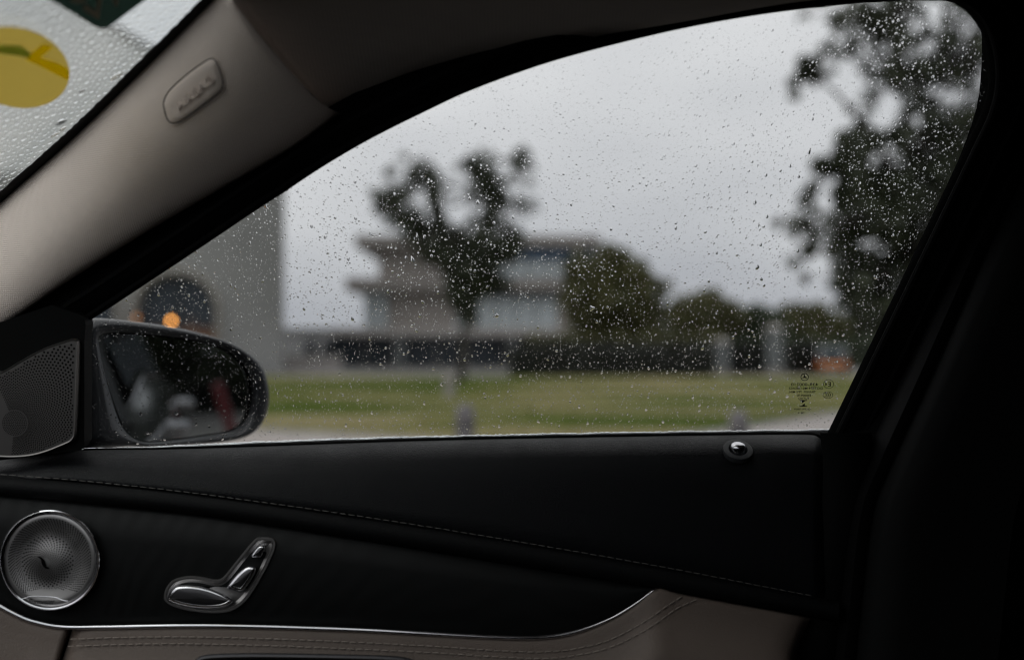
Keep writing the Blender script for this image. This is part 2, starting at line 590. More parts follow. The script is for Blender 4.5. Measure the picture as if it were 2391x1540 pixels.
edge = [gnd(*p) for p in ((450, 1000), (620, 1002), (900, 1026), (1200, 1040), (1450, 1036), (1600, 1018), (1750, 996), (1850, 982), (1960, 969), (2100, 957))]
edge = [(-60, 21.0), (-10, 14.8)] + [(p.x, p.y) for p in edge] + [(18, 20), (60, 24)]
lw = crv(edge, 60)
lawn_pts = [tuple(p) for p in lw] + [(60, 39.5), (8, 38.6), (-6, 39.5), (-60, 39.5)]
sheet("lawn", lawn_pts, 0.006, M['lawn'])
kg = G().tube([(x, y - 0.03, 0.0) for x, y in lw], 0.045, 6)
o = kg.build("lawn_edging", M['kerb']); o["kind"] = "structure"

# grass blades: real relief on the lawn
n = 42000
bx_ = rng.uniform(-11, 14, n); by_ = 10.5 + (rng.random(n) ** 1.5) * 24
near = np.interp(bx_, lw[:, 0], lw[:, 1]) + 0.1
keep = by_ > near
bx_, by_ = bx_[keep], by_[keep]; n = len(bx_)
ht = rng.uniform(0.03, 0.075, n); an = rng.uniform(0, 2 * np.pi, n); wd = 0.012
V = np.zeros((n, 3, 3), np.float32)
V[:, 0] = np.stack([bx_ - wd * np.cos(an), by_ - wd * np.sin(an), np.full(n, 0.004)], 1)
V[:, 1] = np.stack([bx_ + wd * np.cos(an), by_ + wd * np.sin(an), np.full(n, 0.004)], 1)
V[:, 2] = np.stack([bx_ + rng.normal(0, .02, n), by_ + rng.normal(0, .02, n), ht], 1)
o = tri_mesh("grass", V.reshape(-1, 3), np.arange(n * 3).reshape(-1, 3), M['lawn'])
tagp(o, "short patchy grass blades covering the lawn", "grass", None, "stuff")


# ================================================================== BUILDINGS
def facade(x0, x1, ztop, Y, th, holes, m, name, parent):
    """wall in the XZ plane with arch or square openings; ztop is a function of x."""
    xs = set(np.linspace(x0, x1, 24).tolist())
    for (a, b, zs, rr) in holes:
        xs |= {a - 1e-4, a, b, b + 1e-4} | set(np.linspace(a, b, 18).tolist())
    xs = sorted(xs)
    g = G()
    for a, b in zip(xs[:-1], xs[1:]):
        m_ = (a + b) / 2
        zb = [0.0, 0.0]
        for (ha, hb, zs, rr) in holes:
            if ha <= m_ <= hb:
                c, hw = (ha + hb) / 2, (hb - ha) / 2
                zb = [zs + rr * math.sqrt(max(0, 1 - ((q - c) / hw) ** 2)) for q in (max(a, ha), min(b, hb))]
        V = []
        for yy in (Y, Y + th):
            V += [(a, yy, zb[0]), (b, yy, zb[1]), (b, yy, ztop(b)), (a, yy, ztop(a))]
        g.add(V, [(0, 1, 2, 3), (5, 4, 7, 6), (3, 2, 6, 7), (0, 4, 5, 1), (0, 3, 7, 4), (1, 5, 6, 2)])
    return g.build(name, m, parent, smooth=False)


# --- grey gabled hall with arches
YH = 45.0
xr = at(656, 800, YH).x
zc = at(656, 317, YH).z
hall = empty("gabled_hall", (xr - 12, YH, 0), "tall grey gabled hall with dark round-arched doorways", "building")
xap = xr - 16.0
ztop = lambda x: zc + 0.64 * ((xr - x) if x >= xap else (x - (2 * xap - xr)))
ax0, ax1 = at(318, 700, YH).x, at(505, 700, YH).x
zsp = at(400, 725, YH).z
rise = at(400, 640, YH).z - zsp
bx1 = at(270, 700, YH).x
bx0 = bx1 - (ax1 - ax0)
ZG = 9.4
facade(2 * xap - xr, xr, lambda x: ZG, YH, 0.6, [(ax0, ax1, zsp, rise), (bx0, bx1, zsp, rise)], M['greywall'], "wall", hall)
gx = [(2 * xap - xr, ZG + .003), (xr, ZG + .003), (xr, zc), (xap, ztop(xap)), (2 * xap - xr, zc)]
G().add([(x, yy, z) for yy in (YH, YH + .6) for x, z in gx], [(0, 1, 2, 3, 4), (9, 8, 7, 6, 5)] + [(k, k + 5, (k + 1) % 5 + 5, (k + 1) % 5) for k in range(5)]).build("gable", M['gable'], hall, smooth=False)  # gable whitened: brightness of the wet windshield put into the wall colour
BK = 0.30 * 26
G().add([(xr - .003, YH + .603, 0), (xr - BK, YH + 26, 0), (xr - BK, YH + 26, zc - .3), (xr - .003, YH + .603, zc - .3),
         (xr - .6, YH + .603, 0), (xr - BK - .6, YH + 26, 0), (xr - BK - .6, YH + 26, zc - .3), (xr - .6, YH + .603, zc - .3)],
        [(0, 1, 2, 3), (5, 4, 7, 6), (3, 2, 6, 7), (1, 5, 6, 2)]).build("side_wall", M['greywall'], hall, smooth=False)
rg = G()
for sgn in (1, -1):
    xe = xr + 0.25 if sgn > 0 else 2 * xap - xr - 0.25
    rg.add([(xap, YH - 0.25, zc + 0.64 * 16 + .02), (xe, YH - 0.25, zc - 0.14), (xe - BK, YH + 26, zc - 0.14), (xap - BK, YH + 26, zc + 10.26),
            (xap, YH - 0.25, zc + 10.5), (xe, YH - 0.25, zc + 0.1), (xe - BK, YH + 26, zc + 0.1), (xap - BK, YH + 26, zc + 10.5)],
           [(0, 1, 2, 3), (4, 7, 6, 5), (0, 4, 5, 1), (1, 5, 6, 2), (2, 6, 7, 3)])
rg.build("roof", M['roof'], hall, smooth=False)
for (a, b) in ((ax0, ax1), (bx0, bx1)):
    c, hw = (a + b) / 2, (b - a) / 2
    pts = [(a - .12, YH - .06, 0)] + [(c - (hw + .12) * math.cos(t), YH - .06, zsp + (rise + .12) * math.sin(t)) for t in np.linspace(0, math.pi, 25)] + [(b + .12, YH - .06, 0)]
    G().tube(pts, 0.16, 6).build("arch_surround", M['stonetrim'], hall)
    dr = G().box(a + .02, b - .02, YH + .45, YH + .52, 0, zsp + rise).build("fanlight", M['dgl'], hall, smooth=False)
    for k in range(2):
        xa = a + .06 + k * hw
        d_ = G().box(xa, xa + hw - .08, YH + .36, YH + .44, 0, 2.15).build("door", M['timber'], hall, smooth=False)
        G().tube([(c - .1 + .2 * k, YH + .33, 1.0), (c - .1 + .2 * k, YH + .33, 1.25)], .02, 6).build("handle", M['iron'], d_)
for sgn in range(3):
    G().box(ax0 - .02 + sgn * (ax1 - ax0) / 2 - .03, ax0 + sgn * (ax1 - ax0) / 2 + .05, YH + .38, YH + .44, 2.15, zsp + rise * (.98 if sgn == 1 else .1)).build("glazing_bar", M['iron'], hall, smooth=False)


def lantern(x, y, Y, glassm, label):
    p = at(x, y, Y)
    t = empty("lantern", (p.x, p.y, p.z), label, "lantern")
    ring = []
    prof = [(0, -.11), (.05, -.10), (.085, -.05), (.095, 0), (.085, .05), (.05, .10), (0.02, .11)]
    g = G()
    g.loft([[(p.x + r * math.cos(a), p.y + r * math.sin(a), p.z + z) for a in np.linspace(0, 2 * math.pi, 14, endpoint=False)] for r, z in prof], wrap=True)
    g.build("globe", glassm, t)
    c = G()
    c.loft([[(p.x + r * math.cos(a), p.y + r * math.sin(a), p.z + z) for a in np.linspace(0, 2 * math.pi, 14, endpoint=False)] for r, z in ((.10, .10), (.11, .12), (.03, .19), (.0, .2))], wrap=True)
    c.build("hood", M['iron'], t)
    G().tube([(p.x, p.y, p.z + .18), (p.x, p.y, p.z + .3), (p.x, p.y + .15, p.z + .36), (p.x, YH + .3, p.z + .36)], .015, 6).build("bracket", M['iron'], t)
    return t


lantern(400, 749, 44.0, M['lampg'], "glowing amber lantern hanging before the arched doorway")
lantern(318, 742, 44.4, M['lampd'], "dim amber lantern beside the arched doorway of the grey hall")

# --- modern villa with floating slabs
YV = 63.0
villa = empty("modern_villa", (at(1050, 855, YV).x, YV, 0), "modern taupe house with overhanging flat slabs behind the lone tree", "building")
pbox("roof_slab", 828, 1402, 549, 574, YV - 1.6, 12, M['slab'], villa)
pbox("floor_slab", 806, 1345, 648, 676, YV - 1.6, 12, M['slab'], villa)
pbox("floor_slab", 772, 1352, 764, 784, YV - 1.6, 12, M['slabl'], villa)
pbox("wall", 884, 1012, 574, 650, YV, 9, M['taupe'], villa)
pbox("wall", 1012, 1212, 574, 650, YV + .3, 9, M['taupe'], villa)
pbox("wall", 905, 1060, 674, 766, YV, 9, M['taupe'], villa)
pbox("wall", 1300, 1340, 674, 766, YV, 9, M['taupe'], villa)
for k in range(4):                                      # upper right: blue clerestory over pale windows
    a, b = 1150 + k * 44, 1150 + (k + 1) * 44 - 3
    wv_ = pbox("window", a, b, 574, 606, YV - .05, .3, M['bglass'], villa)
    pbox("frame", b, b + 3, 574, 650, YV - .12, .1, M['column'], wv_)
    pbox("window", a, b, 608, 650, YV - .05, .3, M['pgl'], villa)
pbox("blue_end_wall", 1326, 1385, 574, 650, YV + .2, 7, M['bglass'], villa)
for k in range(2):
    a = 850 + k * 28
    wv_ = pbox("window", a, a + 26, 676, 764, YV - .05, 4, M['pgl'], villa)
    pbox("frame", a + 26, a + 28, 676, 764, YV - .12, .1, M['column'], wv_)
for k in range(5):
    a = 1062 + k * 48
    wv_ = pbox("window", a, a + 45, 694, 764, YV - .05, .3, M['pgl'], villa)
    pbox("frame", a + 45, a + 48, 676, 764, YV - .12, .1, M['column'], wv_)
pbox("spandrel", 1062, 1298, 676, 694, YV - .02, .3, M['dgl'], villa)
for a, b in ((782, 850), (850, 918), (948, 1020), (1020, 1092), (1092, 1180)):
    wv_ = pbox("window", a + 2, b - 2, 786, 853, YV - .02, .3, M['gfglass'], villa)
    pbox("frame", b - 2, b + 2, 786, 853, YV - .1, .12, M['slab'], wv_)
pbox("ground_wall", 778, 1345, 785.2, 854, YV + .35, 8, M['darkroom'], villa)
for a in (922, 1186):
    pbox("column", a, a + 22, 784.2, 855, YV - 1.3, .6, M['column'], villa)

# low things at the left of the villa
lowall = empty("garden_wall", (at(715, 870, 48).x, 48, 0), "low pale grey garden wall between the hall and the villa", "wall")
pbox("wall", 560, 792, 832, 873, 48, .4, M['slabl'], lowall)
pbox("coping", 558, 794, 828, 832, 47.9, .6, M['slabl'], lowall)
far = empty("pale_outbuilding", (at(690, 850, 75).x, 75, 0), "small pale outbuilding with dark openings beyond the garden wall", "building")
pbox("wall", 640, 790, 772, 849, 75, 6, M['gable'], far)
pbox("roof", 634, 796, 766, 772, 74.6, 7, M['slabl'], far)
for a in (712, 752):
    pbox("opening", a, a + 26, 796, 838, 74.9, .2, M['dgl'], far)
garage = empty("low_garage", (at(1900, 840, 66).x, 66, 0), "low bluish grey garage behind the gate posts", "building")
pbox("wall", 1770, 2200, 770, 853, 66, 6, M['greywall'], garage)
pbox("roof", 1760, 2210, 760, 770, 65.5, 7, M['slab'], garage)
pbox("shutter", 1850, 1960, 786, 853, 65.9, .12, M['column'], garage)


# ================================================================== PLANTS
def leaves(clumps, size):
    """clumps: (x, y, z, rx, ry, rz, n). Diamond leaf faces spread through each clump."""
    P = []
    for (x, y, z, rx, ry, rz, n) in clumps:
        d = rng.normal(size=(n, 3)); d /= np.linalg.norm(d, axis=1)[:, None]
        r = rng.random(n) ** 0.45
        wob = 1 + 0.22 * np.sin(d[:, 0] * 5 + x) * np.cos(d[:, 2] * 6 + z)
        P.append(np.array([x, y, z]) + d * (r * wob)[:, None] * np.array([rx, ry, rz]))
    P = np.concatenate(P)
    n = len(P)
    a = rng.normal(size=(n, 3)); a /= np.linalg.norm(a, axis=1)[:, None]
    b = np.cross(a, rng.normal(size=(n, 3))); b /= np.linalg.norm(b, axis=1)[:, None]
    s = size * rng.uniform(0.6, 1.35, n)[:, None]
    V = np.stack([P - a * s, P + b * s * .55, P + a * s, P - b * s * .55], 1)
    V[:, 2] += np.cross(a, b) * s * 0.25
    return V.reshape(-1, 3), np.arange(n * 4).reshape(-1, 4)


def limb(g, p0, p1, r0, r1, sag=0.1, n=7):
    p0, p1 = Vector(p0), Vector(p1)
    L = (p1 - p0).length
    off = Vector((random.uniform(-1, 1), random.uniform(-1, 1), random.uniform(-.3, .6))) * L * sag
    pts = [p0.lerp(p1, t) + off * (4 * t * (1 - t)) for t in np.linspace(0, 1, n)]
    g.tube(pts, [r0 + (r1 - r0) * t for t in np.linspace(0, 1, n)], 7)
    return pts


def fill(poly, n, r0_, r1_, lv, dep=1.2):
    """small leaf clumps spread over an outline of the crown."""
    out = []
    xs_, ys_ = [p[0] for p in poly], [p[1] for p in poly]
    while len(out) < n:
        x, y = random.uniform(min(xs_), max(xs_)), random.uniform(min(ys_), max(ys_))
        if inpoly(x, y, poly):
            r = random.uniform(r0_, r1_)
            out.append((x, y, r, r * random.uniform(.6, 1.0), random.uniform(-dep, dep), int(lv * random.uniform(.5, 1.3))))
    return out


def inpoly(x, y, poly):
    c = False
    j = len(poly) - 1
    for i in range(len(poly)):
        xi, yi = poly[i]; xj, yj = poly[j]
        if (yi > y) != (yj > y) and x < (xj - xi) * (y - yi) / (yj - yi) + xi:
            c = not c
        j = i
    return c


def tree(name, label, base, Y, trunk_top, clumps, size, leaf, r0, group=None, dens=1.0, cat="tree", sprays=(), rag=4):
    """clumps in picture units (x, y, r or (rx, ry), depth offset m, leaves)."""
    k = Y / F
    t = empty(name, base, label, cat, group)
    tg = G()
    top = Vector(trunk_top)
    limb(tg, base, top, r0, r0 * .6, 0.03)
    cl = []
    for (x, y, rx, ry, dz, n) in clumps:
        c = at(x, y, Y) + Vector((0, dz, 0))
        cl.append((c.x, c.y, c.z, rx * k, (rx + ry) / 2 * k, ry * k, int(n * dens)))
        limb(tg, top if random.random() < .6 else Vector(base).lerp(top, .8), c, r0 * .35, r0 * .08, 0.12)
        for q in range(2):
            e = c + Vector((random.uniform(-1, 1) * rx * k, random.uniform(-1, 1) * rx * k * .6, random.uniform(-.3, 1) * ry * k))
            limb(tg, c, e, r0 * .1, r0 * .03, .1, 4)
    mains = [Vector(c[:3]) for c in cl]
    for (x, y, rx, ry, dz, n) in sprays:
        c = at(x, y, Y) + Vector((0, dz, 0))
        cl.append((c.x, c.y, c.z, rx * k, rx * k, ry * k, int(n * dens)))
        q = min(mains, key=lambda p: (p - c).length)
        limb(tg, q, c, r0 * .06, r0 * .02, .12, 4)
    for c in list(cl[:len(mains)]):                        # ragged outline
        for q in range(rag):
            d_ = Vector((random.gauss(0, 1), random.gauss(0, 1), random.gauss(0, 1))).normalized()
            f_ = random.uniform(.22, .42)
            cl.append((c[0] + d_.x * c[3] * 1.05, c[1] + d_.y * c[4] * 1.05, c[2] + d_.z * c[5] * 1.05, c[3] * f_, c[4] * f_, c[5] * f_, max(5, int(c[6] * .07))))
    tg.build("trunk", M['bark'], t)
    V, T = leaves(cl, size)
    tri_mesh("crown", V, T, leaf, t, smooth=False)
    return t


# lone tree on the lawn
YT = 32.0
b0 = at(1076, 892, YT); b0 = Vector((b0.x, YT, 0))
tree("lone_tree", "lone dark tree with a forked sparse crown standing on the lawn", b0, YT, at(1085, 690, YT),
     [(1095, 630, 66, 62, 0, 1700), (1085, 585, 62, 44, .2, 900), (1140, 590, 56, 40, -.2, 750), (1082, 690, 44, 40, 0, 620), (1092, 730, 30, 34, 0, 330),
      (1150, 655, 40, 24, .3, 300), (1020, 590, 42, 30, 0, 380), (975, 545, 36, 34, .2, 380), (950, 505, 36, 32, -.2, 360), (905, 470, 38, 34, 0, 380),
      (1022, 505, 22, 46, .3, 340), (1012, 440, 24, 46, 0, 270), (985, 405, 44, 22, 0, 250), (940, 440, 36, 22, 0, 90),
      (1120, 390, 42, 36, 0, 330), (1140, 430, 48, 36, 0, 460), (1155, 470, 38, 42, 0, 380), (1140, 520, 34, 42, 0, 330), (1200, 550, 28, 36, .3, 230), (1185, 585, 40, 28, 0, 280),
      (1215, 378, 28, 36, -.2, 220), (1220, 480, 34, 26, 0, 110), (1050, 540, 38, 26, 0, 200)],
     0.10, M['leafd'], 0.16, sprays=fill([(870, 420), (960, 345), (1040, 350), (1090, 420), (1110, 350), (1200, 335), (1255, 370), (1250, 540), (1200, 600), (1000, 600), (890, 510)], 60, 12, 26, 26, .8))

# big near tree beside the window's rear edge
YN = 14.0
bn = at(2150, 900, YN); bn = Vector((bn.x, YN, 0))
tree("street_tree", "big dark leafy tree filling the rear upper corner of the side window", bn, YN, at(2130, 520, YN),
     [(2060, 430, 80, 60, .3, 520), (2160, 400, 90, 70, 0, 620), (2080, 520, 90, 60, -.4, 560), (2150, 580, 90, 70, 0, 560), (2060, 650, 70, 60, .4, 420), (2080, 740, 60, 50, 0, 300),
      (2015, 320, 50, 36, 0, 260), (1935, 385, 40, 24, .2, 150), (1985, 470, 50, 46, 0, 320), (1985, 570, 42, 44, .3, 240), (1970, 650, 36, 40, 0, 170), (1995, 425, 48, 50, 0, 330), (2005, 520, 44, 50, .2, 320), (1955, 382, 40, 26, 0, 170), (2010, 620, 42, 50, 0, 280), (2000, 705, 36, 40, 0, 200), (2060, 60, 60, 40, 0, 200), (2110, 190, 60, 36, -.3, 170), (1890, 162, 30, 32, 0, 150), (2230, 300, 80, 40, 0, 260), (2260, 150, 60, 40, .4, 130), (1985, 360, 40, 36, 0, 180), (2330, 480, 90, 80, .3, 360), (1865, 530, 34, 30, 0, 60)],
     0.075, M['leafd'], 0.22,
     sprays=fill([(1962, 300), (1888, 375), (1935, 440), (1968, 560), (1945, 640), (1985, 720), (2040, 800), (2420, 800), (2420, 250), (2200, 250), (2080, 290)], 210, 16, 34, 42)
     + fill([(1922, -60), (1915, 60), (1985, 115), (2020, 170), (2040, 270), (2420, 280), (2420, -60)], 190, 12, 32, 24)
     + fill([(1840, 190), (1870, 130), (1925, 120), (1930, 190), (1880, 215)], 7, 12, 22, 26) + fill([(1815, 520), (1850, 490), (1930, 495), (1960, 560), (1900, 650), (1860, 640), (1880, 580)], 14, 12, 24, 20))

# round olive tree behind the hedge
YR = 45.0
br = at(1425, 870, YR); br = Vector((br.x, YR, 0))
tree("round_tree", "round dense olive-green tree rising behind the dark clipped hedge", br, YR, at(1425, 760, YR),
     [(1400, 640, 70, 56, 0, 1300), (1450, 630, 74, 52, .3, 1300), (1490, 680, 60, 60, 0, 1000), (1370, 700, 62, 60, 0, 1000), (1430, 700, 80, 60, -.4, 1400), (1500, 740, 50, 50, 0, 700),
      (1375, 760, 56, 46, 0, 700), (1440, 770, 70, 40, 0, 800), (1340, 670, 30, 30, 0, 250), (1530, 770, 24, 30, 0, 180)],
     0.16, M['leafo'], 0.2, rag=8)
# trees over the gate posts
YG = 58.0
for i, (cx_, cy_, spread_, lf, lab) in enumerate((
        (1640, 745, (98, 64), 'leafo', "broad olive tree standing behind the pale gate posts"),
        (1765, 775, (74, 66), 'leafg', "narrow darker green tree between two olive trees"),
        (1885, 772, (106, 62), 'leafo', "wide low olive tree in front of the garage"),
        (1995, 790, (80, 62), 'leafd', "dark tree overhanging the orange and pale van"))):
    bb = at(cx_, 855, YG + i); bb = Vector((bb.x, YG + i, 0))
    cl = []
    for q in range(9):
        a = q / 9 * 6.283
        cl.append((cx_ + math.cos(a) * spread_[0] * .6, cy_ + math.sin(a) * spread_[1] * .55, spread_[0] * .45, spread_[1] * .48, random.uniform(-.5, .5), 520))
    cl.append((cx_, cy_, spread_[0] * .6, spread_[1] * .6, 0, 700))
    tree("garden_tree", lab, bb, YG + i, at(cx_, cy_ + spread_[1] * .5, YG + i), cl, 0.17, M[lf], 0.16, "trees along the far garden edge")


def hedge(x0, x1, y0, y1, Y, dep, leaf, label, n, size, group="clipped hedges beyond the lawn"):
    a, b = at(x0, y0, Y), at(x1, y1, Y)
    zt = a.z
    t = empty("hedge", ((a.x + b.x) / 2, Y, 0), label, "hedge", group)
    G().box(a.x + .1, b.x - .1, Y + .1, Y + dep, -0.005, zt - .1).build("core", M['leafk'], t, smooth=False)
    P = np.stack([rng.uniform(a.x, b.x, n), Y + dep * rng.random(n) ** 2.2, zt * rng.random(n)], 1)
    top = rng.random(n) < .3
    P[top, 2] = zt + rng.normal(0, .06, top.sum()); P[top, 1] = Y + dep * rng.random(top.sum())
    A = rng.normal(size=(n, 3)); A /= np.linalg.norm(A, axis=1)[:, None]
    B = np.cross(A, rng.normal(size=(n, 3))); B /= np.linalg.norm(B, axis=1)[:, None]
    V = np.stack([P - A * size, P + B * size * .6, P + A * size, P - B * size * .6], 1).reshape(-1, 3)
    tri_mesh("foliage", V, np.arange(n * 4).reshape(-1, 4), leaf, t, smooth=False)
    return t


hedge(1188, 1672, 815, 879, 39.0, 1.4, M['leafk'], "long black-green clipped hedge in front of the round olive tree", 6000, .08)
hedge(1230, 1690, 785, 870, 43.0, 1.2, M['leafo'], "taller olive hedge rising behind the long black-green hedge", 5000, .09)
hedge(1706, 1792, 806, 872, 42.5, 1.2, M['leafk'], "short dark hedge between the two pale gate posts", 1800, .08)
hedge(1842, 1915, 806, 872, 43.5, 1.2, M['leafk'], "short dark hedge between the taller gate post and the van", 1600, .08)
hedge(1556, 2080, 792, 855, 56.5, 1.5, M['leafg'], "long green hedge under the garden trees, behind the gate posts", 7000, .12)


# gate posts
def gatepost(x0, x1, yt, Y, label):
    a, b = at(x0, yt, Y), at(x1, yt, Y)
    t = empty("gate_post", ((a.x + b.x) / 2, Y, 0), label, "gate post", "pale gate posts")
    wdt = b.x - a.x
    G().box(a.x, b.x, Y, Y + wdt, 0, a.z - .12).build("shaft", M['column'], t, smooth=False)
    g = G(); g.box(a.x - .06, b.x + .06, Y - .06, Y + wdt + .06, a.z - .12, a.z - .04)
    g.add([(a.x - .05, Y - .05, a.z - .039), (b.x + .05, Y - .05, a.z - .039), (b.x + .05, Y + wdt + .05, a.z - .039), (a.x - .05, Y + wdt + .05, a.z - .039), ((a.x + b.x) / 2, Y + wdt / 2, a.z + .08)],
          [(0, 1, 4), (1, 2, 4), (2, 3, 4), (3, 0, 4)])
    g.build("cap", M['slabl'], t, smooth=False)
    G().box(a.x - .04, b.x + .04, Y - .04, Y + wdt + .04, -0.003, .25).build("plinth", M['stonetrim'], t, smooth=False)


gatepost(1676, 1702, 794, 42, "shorter pale gate post at the end of the long dark hedge")
gatepost(1797, 1828, 762, 41.5, "taller pale gate post between the two short dark hedges")
gatepost(1531, 1554, 715, 50, "slim pale post standing beside the round olive tree")


# granite bollards
def bollard(x, yt, Y, wpx, hgt, label, m=M['stone']):
    c = at(x, yt, Y)
    t = empty("bollard", (c.x, Y, 0), label, "bollard", "stone bollards")
    r = wpx / F * Y / 2
    prof = [(r * 1.04, -0.002), (r * 1.04, .05), (r, .06), (r, c.z - .10), (r * .93, c.z - .045), (r * .75, c.z - .015), (r * .4, c.z), (0.001, c.z + .002)]
    g = G().loft([[(c.x + q * math.cos(a), Y + q * math.sin(a), z) for a in np.linspace(0, 2 * math.pi, 28, endpoint=False)] for q, z in prof], wrap=True)
    g.build("shaft", m, t)
    g = G().loft([[(c.x + q * math.cos(a), Y + q * math.sin(a), z) for a in np.linspace(0, 2 * math.pi, 28, endpoint=False)] for q, z in ((r * .99, c.z - .19), (r * 1.02, c.z - .185), (r * 1.02, c.z - .155), (r * .99, c.z - .15))], wrap=True)
    g.build("band", M['bandm'], t)


bollard(1086, 943, 8.0, 46, .6, "grey stone bollard in line with the lone tree")
bollard(1725, 958, 7.6, 46, .57, "grey stone bollard below the glass markings, in line with the gate posts")
bollard(1049, 872, 21.5, 28, .5, "short pale stone post on the lawn near the lone tree", M['stonetrim'])

# van seen from behind
YB = 40.5
vx0, vx1 = at(1908, 880, YB).x, at(1980, 880, YB).x
vzt, vzm = at(1950, 808, YB).z, at(1950, 846, YB).z
van = empty("parked_van", ((vx0 + vx1) / 2, YB, 0), "small parked van, pale on top and orange below, beside the garage", "van")
vl = 3.4


def vanshell(z0, z1, i0, i1, name, m):
    g = G()
    rows = []
    for z, i in ((z0, i0), (z1, i1)):
        pts = [(vx0 + i, YB + .02), (vx0 + i + .08, YB - .06 + .0), (vx1 - i - .08, YB - .06), (vx1 - i, YB + .02), (vx1 - i, YB + vl - .2), (vx1 - i - .15, YB + vl), (vx0 + i + .15, YB + vl), (vx0 + i, YB + vl - .2)]
        rows.append([(x, y, z) for x, y in pts])
    g.loft(rows, wrap=True); g.cap(rows[1]); g.cap(rows[0][::-1])
    return g.build(name, m, van, smooth=False)


vanshell(.22, vzm, 0, 0.02, "body", M['orange'])
vanshell(vzm + .002, vzt, 0.03, .14, "cab", M['vanpale'])
G().box(vx0 + .25, vx1 - .25, YB - .075, YB - .03, vzm + .08, vzt - .12).build("rear_window", M['dgl'], van, smooth=False)
G().box(vx0 + .02, vx1 - .02, YB - .14, YB - .055, .26, .4).build("bumper", M['plastic'], van, smooth=False)
for sx_ in (vx0 + .06, vx1 - .20):
    G().box(sx_, sx_ + .14, YB - .085, YB - .05, .5, .78).build("tail_light", M['red'], van, smooth=False)
for wx in (vx0 + .02, vx1 - .2):
    for wy in (YB + .55, YB + vl - .7):
        G().tube([(wx, wy, .28), (wx + .18, wy, .28)], .28, 18).build("wheel", M['tyre'], van)


van.rotation_euler = (0, 0, -0.31)

# things behind the car that the door mirror shows
def redpost():
    t = empty("red_post", (9.0, 1.66, 0), "leaning dark red post reflected in the door mirror", "post")
    a, b = Vector((9.0, 1.70, 0)), Vector((9.0, 1.40, 1.10))
    G().tube([a, b], .055, 14).build("shaft", M['red'], t)
    u = (b - a).normalized()
    G().tube([b - u * .002, b + u * .03, b + u * .05], [.062, .062, .03], 14).build("cap", M['red'], t)
    G().tube([a - u * .01, a + u * .05], .075, 14).build("foot", M['iron'], t)


redpost()
for i, (x, y, h, r) in enumerate(((40, 5.5, 11, 4.2), (46, -3.0, 12, 4.6), (52, -12, 13, 5), (50, 13, 13, 5))):
    t = empty("roadside_tree", (x, y, 0), ("dark roadside tree reflected in the door mirror"), "tree", "trees mirrored behind the car")
    tg = G()
    limb(tg, (x, y, 0), (x, y, h * .6), .16, .09, .03)
    cl = []
    for q in range(12):
        c = Vector((x + random.uniform(-1, 1) * r * .7, y + random.uniform(-1, 1) * r * .8, h * (.27 + .66 * q / 12)))
        limb(tg, (x, y, h * .25), c, .05, .02)
        cl.append((c.x, c.y, c.z, r * .62, r * .62, r * .45, 700))
    tg.build("trunk", M['bark'], t)
    V, T = leaves(cl, .32)
    tri_mesh("crown", V, T, M['leafd'], t, smooth=False)

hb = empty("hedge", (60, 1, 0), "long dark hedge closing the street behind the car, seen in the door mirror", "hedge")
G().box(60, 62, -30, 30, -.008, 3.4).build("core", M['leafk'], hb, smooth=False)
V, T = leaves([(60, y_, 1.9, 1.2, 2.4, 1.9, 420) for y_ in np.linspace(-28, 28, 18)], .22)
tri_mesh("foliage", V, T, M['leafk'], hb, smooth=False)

# ================================================================== THE CAR
car = empty("car", (0.3, 0.3, 0.2), "dark car cabin with black leather door, greige pillar trim and rain-speckled windows", "car")
body = door = car

# --- opening of the side window (picture lines)
TOPL = [(190, 1095), (190, 1000), (190, 850), (191, 790), (196, 762), (207, 747), (240, 727), (300, 688), (430, 602), (600, 488), (660, 449), (760, 383), (870, 319), (1000, 254), (1100, 208), (1250, 153), (1400, 110),
        (1600, 63), (1800, 29), (2000, 8), (2140, 1), (2205, 3), (2250, 22), (2285, 66), (2303, 125), (2307, 190), (2292, 258), (2250, 348), (2130, 598), (2000, 868), (1934, 1004), (1890, 1095)]
ring = crv(TOPL, 260)
tan_ = np.gradient(ring, axis=0); tan_ /= np.linalg.norm(tan_, axis=1)[:, None]
nrm = np.stack([tan_[:, 1], -tan_[:, 0]], 1)           # away from the opening


def ringrow(off, h):
    return [gl(x + nx * off, y + ny * off, h) for (x, y), (nx, ny) in zip(ring, nrm)]


fr_ = G().loft([ringrow(48, -0.02), ringrow(13, -0.0045), ringrow(9, 0.0004), ringrow(-0.5, 0.0012), ringrow(-1, 0.003), ringrow(2, 0.009), ringrow(9, 0.0135), ringrow(14, 0.012), ringrow(17, 0.017), ringrow(48, 0.022), ringrow(60, 0.020), ringrow(110, 0.006)])
fr_.build("window_frame", M['framem'], door, sharp=50)
sl = G().tube(ringrow(10, 0.015), 0.0042, 8)
sl.build("window_seal", M['rubber'], door)
sl = G().tube(ringrow(56, 0.018), 0.005, 8)
sl.build("door_seal", M['rubber'], body)
# outer shell of frame, roof rail and pillars (keeps daylight out)
G().loft([ringrow(46, -0.021), ringrow(60, -0.034), ringrow(140, -0.036), ringrow(200, -0.02)]).build("outer_frame", M['paint'], body)

# --- side glass
belt = fn([(150, 1048), (300, 1044), (450, 1038), (700, 1027), (1000, 1018), (1500, 1008), (1935, 1002), (2100, 1000)])
gp = [(x + nx * 8, y + ny * 8) for (x, y), (nx, ny) in zip(ring, nrm)]
gv = [gl(x, y, 0) for x, y in gp] + [gl(x, y, -0.004) for x, y in gp]
nn = len(gp)
gf = [tuple(range(nn))[::-1], tuple(range(nn, 2 * nn))] + [(i, (i + 1) % nn, nn + (i + 1) % nn, nn + i) for i in range(nn)]
pane = mesh("window_glass", gv, gf, M['glass'], door, smooth=False)
pane["label"] = "clear side window glass speckled with rain"


